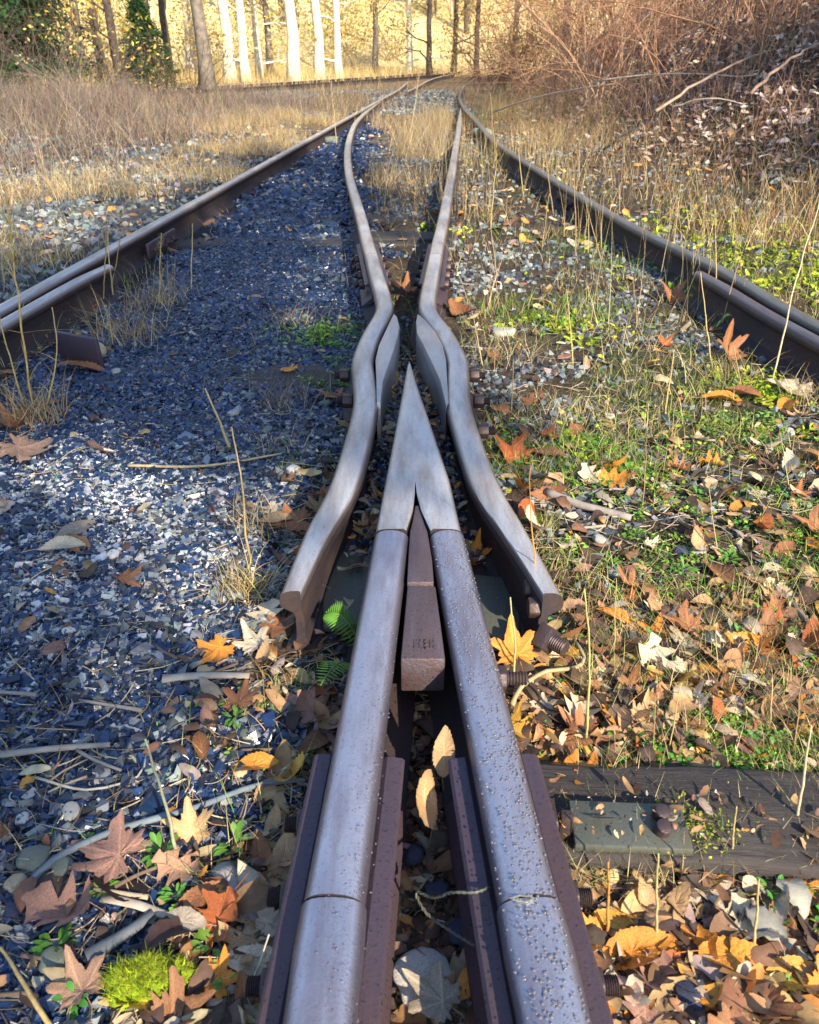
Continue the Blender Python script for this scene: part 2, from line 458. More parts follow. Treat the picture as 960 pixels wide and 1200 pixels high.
def throat(P, side):
    """polished insert in the bulge of a wing rail"""
    outl = [at(*p, HEAD) for p in P]
    L = [flocal(p) for p in outl]
    bm = bmesh.new(); vs = [bm.verts.new((x, y, HEAD-.004)) for x, y in L]
    f = bm.faces.new(vs); bmesh.ops.recalc_face_normals(bm, faces=[f])
    if f.normal.z < 0: f.normal_flip()
    e = bmesh.ops.extrude_face_region(bm, geom=[f]); 
    for v in [g for g in e['geom'] if isinstance(g, bmesh.types.BMVert)]: v.co.z = .02
    bmesh.ops.recalc_face_normals(bm, faces=list(bm.faces))
    top = [ed for ed in bm.edges if all(abs(v.co.z-(HEAD-.004)) < 1e-4 for v in ed.verts)]
    bmesh.ops.bevel(bm, geom=top, offset=.0025, segments=2, profile=.5, affect='EDGES')
    return bm_obj('throat_insert', bm, M['insert'], frog)
throat([(461.5, 366), (465.5, 370), (468.2, 381), (466, 393), (462, 407), (456, 424), (449, 444), (446, 470), (441.5, 470), (441, 440), (440, 420), (444, 403), (451, 388)], 1)
throat([(489.5, 366), (487.5, 376), (489, 389), (497, 404), (507, 424), (516, 444), (523, 474), (526, 470), (524, 440), (523, 420), (519, 403), (511, 388), (499, 374)], -1)

def wedge(name, L, z0, z1, bev, mat, parent):
    bm = bmesh.new(); vs = [bm.verts.new((x, y, z1)) for x, y in L]; f = bm.faces.new(vs)
    bm.normal_update()
    if f.normal.z < 0: f.normal_flip()
    e = bmesh.ops.extrude_face_region(bm, geom=[f])
    for v in [g for g in e['geom'] if isinstance(g, bmesh.types.BMVert)]: v.co.z = z0
    bmesh.ops.recalc_face_normals(bm, faces=list(bm.faces))
    bmesh.ops.bevel(bm, geom=list(bm.edges), offset=bev, segments=2, profile=.5, affect='EDGES')
    return bm_obj(name, bm, mat, parent)
zt = HEAD-.010
fb = [flocal(at(x, y, zt)) for x, y in ((486.5, 592), (492, 592), (497, 612), (501, 622), (506.5, 655), (508.5, 682), (477, 682), (478.5, 655), (480.5, 622), (483, 612))]
wedge('heel_filler', fb, .03, zt, .003, M['block'], frog)
z2 = HEAD-.014
fb2 = [flocal(at(x, y, z2)) for x, y in ((477.5, 686), (510.5, 686), (522, 772), (469.5, 772))]
blk = wedge('heel_block', fb2, .068, z2, .004, M['block'], frog)
# worn raised casting letters on the block top
def glyphs():
    c0 = flocal(at(484, 760, z2)); strokes = []
    def st(x, y, w, h): strokes.append((x, y, w, h))
    H_, W = .022, .0065
    x = 0
    for ch in 'ITEN':
        if ch == 'I': st(x+.002, 0, .0022, H_); x += .0065
        elif ch == 'T': st(x+.0035, 0, .0022, H_); st(x, H_-.003, .009, .003); x += .0115
        elif ch == 'E':
            st(x, 0, .0022, H_)
            for k in (0, .0095, H_-.003): st(x, k, .007, .003)
            x += .0095
        elif ch == 'N': st(x, 0, .0022, H_); st(x+.0055, 0, .0022, H_); st(x+.0025, .010, .003, .004); x += .009
    V = []; q = []
    for (a, b, w, h) in strokes:
        i = len(V)
        for z in (z2-.001, z2+.0013):
            for (p, r) in ((0, 0), (w, 0), (w, h), (0, h)): V.append((c0[0]+a+p, c0[1]+b+r, z))
        for f in ((4, 5, 6, 7), (0, 1, 5, 4), (1, 2, 6, 5), (2, 3, 7, 6), (3, 0, 4, 7)): q.append([i+t for t in f])
    mesh('cast_lettering', V, q, mat=M['block'], parent=blk, smooth=False)
glyphs()
# base plates beneath the wing ends and the nose
def plate(px, w, l, rot, z=.022, name='base_plate', parent=frog):
    x, y = at(*px, z); 
    return bm_obj(name, box_bm(w, l, .016, .003), M['plate'], parent, (x-parent.location.x, y-parent.location.y, z), (0, 0, rot))
plate((408, 690), .10, .26, R(5)); plate((577, 712), .11, .20, R(-9)); plate((492, 470), .26, .55, 0, .012)
# bolts through the right wing's end, and the one beyond the heel rail
for px, py, z, sq, th in ((640, 748, .075, True, .03), (627, 712, .10, False, .03), (622, 690, .105, False, .03)):
    x, y = at(px, py, z); bolt(frog, (x, y-FY, z), 1, sq, .024 if sq else .018, .026, th)
x, y = at(586, 795, .075); bolt(frog, (x, y-FY, .075), 1, False, .02, .02, .035)
for px, py, z in ((561, 470, .08), (566, 505, .08), (556, 440, .08), (408, 470, .08), (404, 440, .08)):
    x, y = at(px, py, z); bolt(frog, (x, y-FY, z), 1 if px > 480 else -1, False, .02, .03, .02)

# -- closure rails beyond the frog, with their joints
def bars(root, c, d, parent_loc, length):
    d = np.array(d)/np.linalg.norm(d)
    cs = np.array([(.0095, .036), (.058, .0095), (.066, .016), (.060, .024), (.024, .050), (.022, .080), (.036, .096), (.0535, .1005), (.054, .1085), (.036, .1125), (.0135, .099)])
    for sd in (1, -1):
        pr = cs*np.array([sd, 1.0]); pr = pr if sd < 0 else pr[::-1]
        L = np.array([(c[0]-parent_loc[0]+d[0]*t, c[1]-parent_loc[1]+d[1]*t) for t in np.linspace(-length, length, 6)])
        ob = sweep('joint_bar', L, pr, [M['bar'], M['bar']], root, head=None, sharp=30)
        sv = np.array([d[1], -d[0]])*sd
        for q in (-.6, -.2, .2, .6):
            cc = L.mean(0)+d*q*length+sv*.058
            bolt(ob, (cc[0], cc[1], .068), 1 if sv[0] > 0 else -1, False, .021, .024, .02)
LC = [(-.2005, 4.424), (-.235, 4.75), (-.322, 5.658), (-.545, 7.894), (-.705, 10.231), (-.800, 12.6), (-.822, 14.3), (-.775, 16.8), (-.640, 20.2)]
RC = [(.1375, 4.424), (.160, 4.75), (.229, 5.658), (.380, 7.894), (.532, 10.231), (.695, 12.673), (.925, 16.55), (1.01, 17.95)]
def taper(u, z, s, L):
    k = np.interp(s, [L-3.5, L], [1, .12]); return np.where(z > .1, u*k, u), z-np.where(z > .1, .012*(1-k), 0)
lc = rail('closure_rail', [HL(*p) for p in LC], 'curved left closure rail that bends to meet the left stock rail', [M['run'], M['side']], taper)
rc = rail('closure_rail', [HL(*p) for p in RC], 'straight right closure rail running from the frog to the switch point', [M['run'], M['side']], taper)
for r_, c, d in ((lc, HL(-.2005, 4.424), (-.045, .455)), (rc, HL(.1375, 4.424), (.031, .455))):
    bars(r_, c, d, r_.location, .42)
    r_['group'] = 'closure rails of the turnout'
for r_, pts in ((lc, ((.0, 0),)),): pass

# -- stock rails with guard rails
LS = [(-1.55+.0599*(y-6), y) for y in (-1.5, 2, 6, 12, 18, 22, 27, 33)]
LS[-1] = (-.10, 33); LS[-2] = (-.30, 27)
ls = rail('stock_rail', [HL(*p) for p in LS], 'long left stock rail with shiny top beside the dark slate gravel', [M['run'], M['side']])
ro = [at(960, 372, HEAD), at(853, 312, HEAD), at(740, 258, HEAD), at(640, 200, HEAD), at(583, 163, HEAD)]
RS = [(2.02*K, .2*K), (1.83*K, 1.6*K)]+[(x-.034, y) for x, y in ro]+[(.945, 13.2), (.955, 16.0), (1.12, 20.5), (1.6, 27)]
rs = rail('stock_rail', RS, 'curved right stock rail with grey top beside the yellow moss', [M['stock'], M['side']])
for r_ in (ls, rs): r_['group'] = 'outer stock rails'
def guard_rail(pts, lab, side, mats):
    P = spline(pts, .06)
    r = empty('guard_rail', (P[0][0], P[0][1], 0)); tag(r, lab, 'guard rail', 'guard rails beside the stock rails')
    def fn(u, z, s, L):
        head = z > .10
        return u, z-np.where(head, .006*np.interp(s, [L-.25, L], [0, 1]), 0)
    loc = P.copy(); loc -= P[0]
    sweep('rail_body', loc, profile(.030), mats, r, fn)
    return r
def off(line, d, ys):
    L = spline(line, .05); out = []
    for Y in ys:
        i = int(np.argmin(abs(L[:, 1]-Y))); out.append((L[i, 0]+d[ys.index(Y)], L[i, 1]))
    return out
gy_ = [.3, 1.2, 2.2, 3.0, 3.45, 3.76]
gl = guard_rail(off([HL(*p) for p in LS], [.098, .098, .098, .10, .108, .125], gy_), 'short left guard rail inside the left stock rail, white worn edge', 1, [M['run'], M['side']])
gr = guard_rail(off(RS, [-.096, -.096, -.098, -.10, -.105, -.112], [.3, 1.2, 2.2, 2.9, 3.3, 3.62]), 'short right guard rail with square cut end beside the right stock rail', -1, [M['guard'], M['side']])
# a brace plate that leans on the left guard rail, bars on stock rails
x, y = at(72, 405, .08)
b = bm_obj('brace_plate', box_bm(.016, .20, .13, .003), M['bar'], gl, (x-gl.location.x+.06, y-gl.location.y, .055), (R(0), R(-4), R(62)))
x0, y0 = at(193, 278, .095); stock_d = np.array([.0599, 1]); 
bm_ = bm_obj('joint_bar', box_bm(.02, .46, .075, .006), M['bar'], ls, (x0-ls.location.x-.02, y0-ls.location.y, .065), (0, 0, -math.atan(.0599)))
for k in (-.15, -.05, .05, .15): bolt(bm_, (.018, k, -.005), 1, False, .018, .02, .02)
x0, y0 = at(672, 232, .095)
bm_ = bm_obj('joint_bar', box_bm(.022, .62, .075, .006), M['bar'], rs, (x0-rs.location.x-.015, y0-rs.location.y, .065), (0, 0, R(7)))
for k in (-.2, -.07, .07, .2): bolt(bm_, (-.018, k, -.005), -1, False, .018, .02, .02)

# -- the far track that joins from the left
def far_track():
    A = [(-9.0, 17.5), (-5.9, 22.6), (-4.6, 25.2), (-2.5, 30.5), (-.4, 36), (1.3, 41), (2.4, 46), (3.0, 52)]
    r1 = rail('track_rail', A, 'dark rail of the far track curving in from the left', [M['side'], M['side']], step=.5)
    B = [(x-1.25, y+.75) for x, y in A]
    r2 = rail('track_rail', B, 'second rail of the far track, behind the first', [M['run'], M['side']], step=.5)
    C_ = [(-.06, 22.6), (.22, 26), (.62, 31.5), (1.2, 37), (2.0, 42)]
    r3 = rail('track_rail', C_, 'pale far rail running on beyond the switch points', [M['run'], M['side']], step=.5)
    for r_ in (r1, r2, r3): r_['group'] = 'rails of the far track'
far_track()

# -- ties, tie plate, spikes
def tie(px, py, length, rot, lab, z, w=.2):
    x, y = at(px, py, z)
    bm = box_bm(length, w, .16, .008, 2)
    bmesh.ops.subdivide_edges(bm, edges=[e for e in bm.edges if e.calc_length() > length*.6], cuts=30)
    for v in bm.verts:
        n = fbm(np.array([v.co.x*6]), np.array([v.co.y*9+v.co.z*7]), 4)[0]-.5; v.co += Vector((0, n*.018, n*.014))
    o = bm_obj('railroad_tie', bm, M['timber'], None, (x, y, z-.08), (0, 0, rot), 50)
    tag(o, lab, 'railroad tie', 'wooden railroad ties'); return o
tie(880, 968, 1.3, R(-4), 'cracked black wooden tie at the right, below the clover', .044, .17).location.x += .30
tie(330, 255, 1.9, R(2), 'grey weathered tie crossing the far slate bed', .021).location.x -= .1
tie(320, 283, 1.7, R(2), 'half buried tie just nearer than the grey weathered one', .016)
tie(240, 440, 1.1, R(2), 'buried tie end showing as a dark line in the slate', .012)
tie(480, 275, .55, R(0), 'short piece of pale tie between the closure rails', .030)
tp = empty('tie_plate', (*at(735, 980, .036), 0)); tag(tp, 'flat greenish steel tie plate with two spikes on the black tie', 'tie plate')
bm_obj('plate_body', box_bm(.155, .075, .014, .003), M['plate'], tp, (0, 0, .054), (0, 0, R(-3)))
for px, py in ((774, 958), (776, 976)):
    x, y = at(px, py, .06)
    s = bm_obj('spike', hex_bm(.012, .018, 10, .004), M['bolt'], tp, (x-tp.location.x, y-tp.location.y, .068), (R(12), R(8), 0))
x, y = at(662, 975, .05)
bm_obj('spike', hex_bm(.012, .05, 4, .003), M['bolt'], tp, (x-tp.location.x, y-tp.location.y, .06), (0, 0, R(40)))


# ------------------------------------------------------------------ bulk builders (stuff)
def inview(x, y, z=0, m=120):
    px, py = project(x, y, z); return (px > -m) & (px < 960+m) & (py > -m) & (py < 1200+m)

def sample(n, x0, x1, y0, y1, dens=None):
    X = []; Y = []; got = 0
    while got < n:
        x = rng.uniform(x0, x1, n*2); y = rng.uniform(y0, y1, n*2)
        ok = inview(x, y)
        if dens is not None: ok &= rng.random(len(x)) < dens(x, y)
        X.append(x[ok]); Y.append(y[ok]); got += int(ok.sum())
        if len(X) > 300: break
    return np.concatenate(X)[:n], np.concatenate(Y)[:n]

def sample_px(n, dens=None, y0=120, y1=1260, power=1.0, x0=-110, x1=1070):
    """points spread evenly over what a viewer sees of the ground, thinned by dens(x, y)"""
    X = []; Y = []; got = 0
    for _ in range(60):
        px = rng.uniform(x0, x1, n*2); py = rng.uniform(y0, y1, n*2)
        v = (py-600)/960; u = (px-480)/960
        t = CAMZ/(v*math.cos(PITCH)+math.sin(PITCH))
        x = u*t; y = (math.cos(PITCH)-v*math.sin(PITCH))*t
        ok = np.ones(len(x), bool)
        if dens is not None: ok = rng.random(len(x)) < dens(x, y)
        X.append(x[ok]); Y.append(y[ok]); got += int(ok.sum())
        if got >= n: break
    return np.concatenate(X)[:n], np.concatenate(Y)[:n]

def pal(colors, n, jit=.25, w=None):
    c = np.array(colors, float); i = rng.choice(len(c), n, p=None if w is None else np.array(w)/np.sum(w))
    return np.clip(c[i]*(1+rng.normal(0, jit, (n, 1)))*(1+rng.normal(0, jit*.25, (n, 3))), .004, .9)

def rotmats(n, tilt):
    a = rng.uniform(0, 2*np.pi, n); b = rng.normal(0, tilt, n); c = rng.normal(0, tilt, n)
    ca, sa, cb, sb, cc, sc = np.cos(a), np.sin(a), np.cos(b), np.sin(b), np.cos(c), np.sin(c)
    Z = np.zeros(n); O = np.ones(n)
    Ra = np.stack([ca, -sa, Z, sa, ca, Z, Z, Z, O], -1).reshape(n, 3, 3)
    Rb = np.stack([O, Z, Z, Z, cb, -sb, Z, sb, cb], -1).reshape(n, 3, 3)
    Rc = np.stack([cc, Z, sc, Z, O, Z, -sc, Z, cc], -1).reshape(n, 3, 3)
    return Ra @ Rb @ Rc

CUBE = np.array([[-1, -1, -1], [1, -1, -1], [1, 1, -1], [-1, 1, -1], [-1, -1, 1], [1, -1, 1], [1, 1, 1], [-1, 1, 1]], float)*.5
CQ = np.array([[0, 3, 2, 1], [4, 5, 6, 7], [0, 1, 5, 4], [1, 2, 6, 5], [2, 3, 7, 6], [3, 0, 4, 7]])
def chips(name, x, y, size, colors, mat, flat=(.35, .8), tilt=.5, sink=.25, label=None, zoff=0):
    n = len(x); base = CUBE[None]+rng.uniform(-.26, .26, (n, 8, 3))
    s = np.stack([size*rng.uniform(.8, 1.4, n), size*rng.uniform(.6, 1.0, n), size*rng.uniform(*flat, n)], -1)
    V = np.einsum('nij,nkj->nki', rotmats(n, tilt), base*s[:, None])
    z = height(x, y)+zoff
    V += np.stack([x, y, z+size*(.3-sink)], -1)[:, None]
    q = (CQ[None]+8*np.arange(n)[:, None, None]).reshape(-1, 4)
    o = mesh(name, V, q, mat=mat, col=np.repeat(colors, 8, 0), smooth=False)
    tag(o, kind='stuff'); return o

def near_rail(x, y):
    """1 inside a strip where a rail or plate stands"""
    yk = y/K; r = np.zeros_like(x)
    def seg(P, wd):
        P = np.array(P); xs = np.interp(yk, P[:, 1], P[:, 0])*K
        return ((np.abs(x-xs) < wd) & (yk > P[0, 1]) & (yk < P[-1, 1]))
    for P in ([(-.112, .1), (-.04, 1.56), (0, 2.7)], [(.192, .1), (.083, 1.56), (0, 2.7)], LW, RW, LC, RC, LS): r = np.maximum(r, seg(P, .04))
    return r

# slate gravel of the left track
def slate_d(x, y):
    n = fbm(x*3, y*3, 40)-.5; e = fbm(x*9, y*9, 41)-.5
    right = np.interp(y, [.4, .9, 1.4, 2.2, 3.2, 4.2, 7, 12], [-.43, -.40, -.34, -.33, -.27, -.22, -.45, -.6])
    left = np.interp(y, [.4, 2.0, 2.9, 3.6, 7, 12], [-1.62, -1.55, -1.22, -1.20, -1.18, -.95])
    a = sstep(.10, -.04, x-right+.55*n+.35*e)*sstep(-.10, .06, x-left+.5*n+.35*e)
    return a
def painted_sun_patch(x, y):  # sunlight put into the colour: chips turn pale where a sun patch falls
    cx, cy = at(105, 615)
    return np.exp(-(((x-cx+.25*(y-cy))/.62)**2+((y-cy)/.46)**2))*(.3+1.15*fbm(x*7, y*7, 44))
SL = [(.010, .028, .088), (.016, .042, .118), (.008, .015, .040), (.038, .066, .138), (.17, .20, .225)]
def slate():
    x1, y1 = sample(60000, -1.75, .0, .3, 2.3, slate_d); s1 = rng.gamma(5, .0015, len(x1)).clip(.0035, .017)*np.interp(y1, [.3, 2.3], [.95, 1.05])
    x2, y2 = sample(38000, -1.9, .0, 2.3, 5.2, slate_d); s2 = rng.uniform(.007, .017, len(x2))
    x3, y3 = sample(14000, -2.2, .0, 5.2, 14, slate_d); s3 = rng.uniform(.022, .042, len(x3))
    x = np.concatenate([x1, x2, x3]); y = np.concatenate([y1, y2, y3]); s = np.concatenate([s1, s2, s3])
    big = rng.random(len(x)) < .03; s = np.where(big, s*1.7, s)
    c = pal(SL, len(x), .25, [4.5, 3.5, 6.5, 1.2, .6])
    p = rng.random(len(x)) < np.clip(painted_sun_patch(x, y)*.85, 0, .66)*np.where(s > .010, .5, 1)
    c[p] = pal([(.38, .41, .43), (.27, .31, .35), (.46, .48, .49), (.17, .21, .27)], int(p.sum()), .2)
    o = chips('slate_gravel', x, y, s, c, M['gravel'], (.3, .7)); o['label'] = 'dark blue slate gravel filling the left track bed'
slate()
# paler ballast outside the left rail, and scattered stones in the right bed
def ballast():
    d = lambda x, y: sstep(1.55, 1.75, -x-.06*(3-y))*sstep(15, 9, y)*(.25+.9*sstep(.4, .6, fbm(x*1.1, y*1.1, 51)))
    x1, y1 = sample(6500, -6, -1.2, 2.5, 9, d); s1 = rng.uniform(.016, .045, len(x1))
    x2, y2 = sample(7000, -8, 1.2, 9, 27, lambda x, y: np.where(y > 15, sstep(.4, .55, fbm(x*.6, y*.4, 53))*sstep(-4.5, -3, x), d(x, y))); s2 = rng.uniform(.03, .07, len(x2))
    d2 = lambda x, y: .2+sstep(.5, .62, fbm(x*2.2, y*2.2, 52))
    x3, y3 = sample(4500, .2, 1.6, .4, 5, d2); s3 = rng.uniform(.007, .022, len(x3))
    x4, y4 = sample(5200, -.6, 2.6, 4, 12, d2); s4 = rng.uniform(.012, .032, len(x4))
    x5, y5 = sample(2600, -.6, .0, .4, 3.4); s5 = rng.uniform(.008, .02, len(x5))
    x = np.concatenate([x1, x2, x3, x4, x5]); y = np.concatenate([y1, y2, y3, y4, y5]); s = np.concatenate([s1, s2, s3, s4, s5])
    c = pal([(.22, .25, .26), (.14, .175, .19), (.34, .34, .32), (.085, .10, .115), (.04, .048, .07)], len(x), .2, [2.2, 3, .6, 3, 3])
    o = chips('ballast_gravel', x, y, s, c, M['ballast'], (.5, .9)); o['label'] = 'pale grey ballast stones outside the left rail and between weeds'
ballast()

# small leaves and fragments: the litter that nobody could count
LEAFC = [(.46, .30, .15), (.32, .18, .09), (.20, .11, .07), (.56, .43, .27), (.13, .09, .07), (.58, .27, .07), (.42, .37, .30), (.08, .055, .045)]
def litter(name, x, y, size, colors, mat, lift=.004, tilt=.28, label=None, zoff=0):
    NS = 9; n = len(x); t = np.linspace(0, 1, NS); wd = np.sin(np.pi*np.clip(t*.94+.03, 0, 1))**.85*(1.15-.35*t)
    wr = rng.uniform(.28, .62, n); ragged = 1+rng.uniform(-.24, .18, (n, NS, 2))
    L = (t-.5)[None, :]*np.ones((n, 1)); curl = rng.normal(0, .55, n); fold = rng.uniform(-.25, .55, n); twist = rng.normal(0, .5, n)
    V = np.zeros((n, NS, 3, 3))
    for j, sd in enumerate((-1, 0, 1)):
        k = ragged[:, :, 0 if sd < 0 else 1] if sd else 1
        hw = wd[None]*wr[:, None]*.5*k
        V[:, :, j, 0] = L+.06*np.sin(6*L+twist[:, None]); V[:, :, j, 1] = sd*hw
        V[:, :, j, 2] = curl[:, None]*(L**2)*.9+abs(sd)*fold[:, None]*hw+sd*twist[:, None]*L*.3*wr[:, None]
    V = V.reshape(n, NS*3, 3); V[:, :, 2] -= V[:, :, 2].min(1, keepdims=True)
    V *= size[:, None, None]
    V = np.einsum('nij,nkj->nki', rotmats(n, tilt), V)
    V += np.stack([x, y, height(x, y)+lift+rng.uniform(0, .008, n)+zoff], -1)[:, None]
    q = []
    for i in range(NS-1):
        for j in range(2): q.append((i*3+j, (i+1)*3+j, (i+1)*3+j+1, i*3+j+1))
    q = (np.array(q)[None]+NS*3*np.arange(n)[:, None, None]).reshape(-1, 4)
    o = mesh(name, V, q, mat=mat, col=np.repeat(colors, NS*3, 0)*np.tile(np.tile([.92, 1.12, .92], NS), n)[:, None]*rng.uniform(.85, 1.1, (n*NS*3, 1))); tag(o, label, kind='stuff'); return o
def litter_d(x, y):
    a = 1-.93*slate_d(x, y)
    a = a*np.where(near_rail(x, y) > 0, .25, 1)
    return np.clip(a*(.28+1.1*sstep(.35, .62, fbm(x*2.6, y*2.6, 60)))*np.where(x > .15, np.interp(y, [.8, 1.3, 1.6], [1, .7, .45]), .8)*np.interp(y, [1.0, 1.7, 2.4], [1, .7, .42]), 0, 1)
def litters():
    x, y = sample_px(10500, litter_d, 330, 1260)
    s = rng.gamma(1.7, .0145, len(x)).clip(.006, .075)
    c = pal(LEAFC, len(x), .25, [3, 3, 4, 2.6, 4, 1.0, 3.0, 4])
    left = (x < -.1); c[left] = c[left]*.9
    litter('leaf_litter', x, y, s, c, M['litter'], label='small broken brown and tan leaves matted over the ground')
    d = lambda x, y: sstep(-.5, .6, x-bank_base(y))
    x, y = sample_px(9000, d, -60, 420); 
    x2, y2 = sample(9000, 1.6, 9, 3, 22, d); x = np.concatenate([x, x2]); y = np.concatenate([y, y2])
    s = rng.uniform(.05, .13, len(x))
    c = pal([(.36, .27, .23), (.46, .37, .31), (.22, .15, .13), (.62, .54, .48), (.38, .23, .15)], len(x), .22)
    litter('bank_litter', x, y, s, c, M['litter'], .012, .4, 'grey brown fallen leaves covering the right bank')
    x, y = sample(3800, -5, 3, 4.5, 16, lambda x, y: .3+sstep(.4, .6, fbm(x*1.5, y*1.5, 66))-.8*slate_d(x, y))
    s = rng.uniform(.03, .09, len(x))
    litter('distant_litter', x, y, s, pal(LEAFC, len(x), .25), M['litter'], .006, .35, 'dead leaves scattered along the far track bed')
litters()

def flangeway_debris():
    def d(x, y):
        yk = y/K; no = np.interp(yk, [1.56, 2.717, 2.8], [.085, .004, 0]); wg = np.interp(yk, [1.33, 1.83, 2.3, 2.75, 3.2], [.24, .165, .135, .14, .09])
        ax = np.abs(x-.008)/K; return ((ax > no+.012) & (ax < wg-.022)).astype(float)
    x, y = sample(2600, -.25, .27, 1.42, 2.85, d); z = .018+.010*rng.random(len(x)); s_ = rng.uniform(.005, .013, len(x))
    keep = (np.abs(x) > .0)*(rng.random(len(x)) < np.interp(y, [1.42, 1.75, 1.9], [.25, .5, 1])) > 0; x, y, z, s_ = x[keep], y[keep], z[keep], s_[keep]
    o = chips('flangeway_gravel', x, y, s_, pal(SL+[(.30, .31, .31), (.2, .17, .14)], len(x), .25), M['gravel'], (.4, .8), zoff=z); o['label'] = 'small dark stones and grit lying in the flangeways of the frog'
    x, y = sample(330, -.25, .27, 1.42, 2.85, d); s_ = rng.uniform(.012, .04, len(x))
    litter('flangeway_litter', x, y, s_, pal(LEAFC+[(.6, .5, .36)], len(x), .25), M['litter'], .006, .5, 'bits of dry leaves caught between the nose and the wing rails', zoff=.022)
    x, y = sample(420, -.06, .11, .45, 1.05, lambda x, y: np.abs(x-.03) < .055); s_ = rng.uniform(.01, .045, len(x))
    litter('gap_litter', x, y, s_, pal([(.20, .12, .08), (.13, .085, .065), (.3, .2, .12), (.07, .05, .04)], len(x), .25), M['litter'], .004, .5, 'dark broken leaves lying in the gap between the heel rails')
    x0, x1 = at(650, 1000)[0], at(985, 1000)[0]; y0, y1 = at(800, 1003, .03)[1], at(800, 938, .03)[1]
    x = rng.uniform(x0, x1, 90); y = rng.uniform(y0, y1, 90); s_ = rng.gamma(1.6, .007, 90).clip(.004, .045)
    litter('tie_litter', x, y, s_, pal(LEAFC, 90, .25), M['litter'], .003, .3, 'small leaf scraps lying on the black tie', zoff=np.maximum(.049-height(x, y), 0)+np.where((x < at(808, 980)[0]), .014, 0))
    x = rng.normal(at(800, 985)[0], .035, 500); y = rng.normal(at(800, 985)[1], .022, 500)
    litter('tie_moss', x, y, rng.uniform(.003, .007, 500), pal([(.26, .30, .04), (.16, .22, .03), (.34, .36, .06)], 500, .25), M['moss'], .001, .6, 'small moss patch on the black tie beside the steel plate', zoff=np.maximum(.049-height(x, y), 0))
flangeway_debris()

# grass
def blades(name, x, y, h, wd, colors, mat, lean=.35, segs=4, z=None, bend=.6, label=None, kind='stuff', parent=None, droop=0):
    n = len(x); t = np.linspace(0, 1, segs+1)
    a = rng.uniform(0, 2*np.pi, n); ln = np.abs(rng.normal(0, lean, n)); bd = rng.uniform(0, bend, n)
    dx, dy = np.cos(a), np.sin(a); b = rng.uniform(0, 2*np.pi, n)
    V = np.zeros((n, segs+1, 2, 3))
    out = (ln[:, None]*t+bd[:, None]*t*t)*h[:, None]
    zz = np.sqrt(np.clip((h[:, None]*t)**2-(out*.72)**2, (h[:, None]*t*.25)**2, None))-droop*h[:, None]*t**3
    for j, sd in enumerate((-1, 1)):
        hw = wd[:, None]*(1-t*.92)*.5*sd
        V[:, :, j, 0] = x[:, None]+dx[:, None]*out+np.cos(b)[:, None]*hw
        V[:, :, j, 1] = y[:, None]+dy[:, None]*out+np.sin(b)[:, None]*hw
        V[:, :, j, 2] = zz
    zz0 = height(x, y) if z is None else z
    V[..., 2] += np.asarray(zz0).reshape(-1, 1, 1)-.004
    V = V.reshape(n, -1, 3); m = 2*(segs+1)
    q = (np.array([(2*i, 2*i+1, 2*i+3, 2*i+2) for i in range(segs)])[None]+m*np.arange(n)[:, None, None]).reshape(-1, 4)
    o = mesh(name, V, q, mat=mat, col=np.repeat(colors, m, 0), parent=parent)
    if kind: tag(o, label, kind=kind)
    return o
STRAW = [(.52, .40, .20), (.42, .31, .15), (.60, .50, .29), (.33, .23, .12)]
DULL = [(.155, .13, .118), (.21, .178, .155), (.105, .086, .08), (.30, .265, .22)]
GRN = [(.13, .29, .04), (.20, .36, .055), (.08, .19, .03), (.32, .40, .07)]
def clump(n, px, py, r, zf=0):
    x0, y0 = at(px, py); return x0+rng.normal(0, r, n), y0+rng.normal(0, r, n)
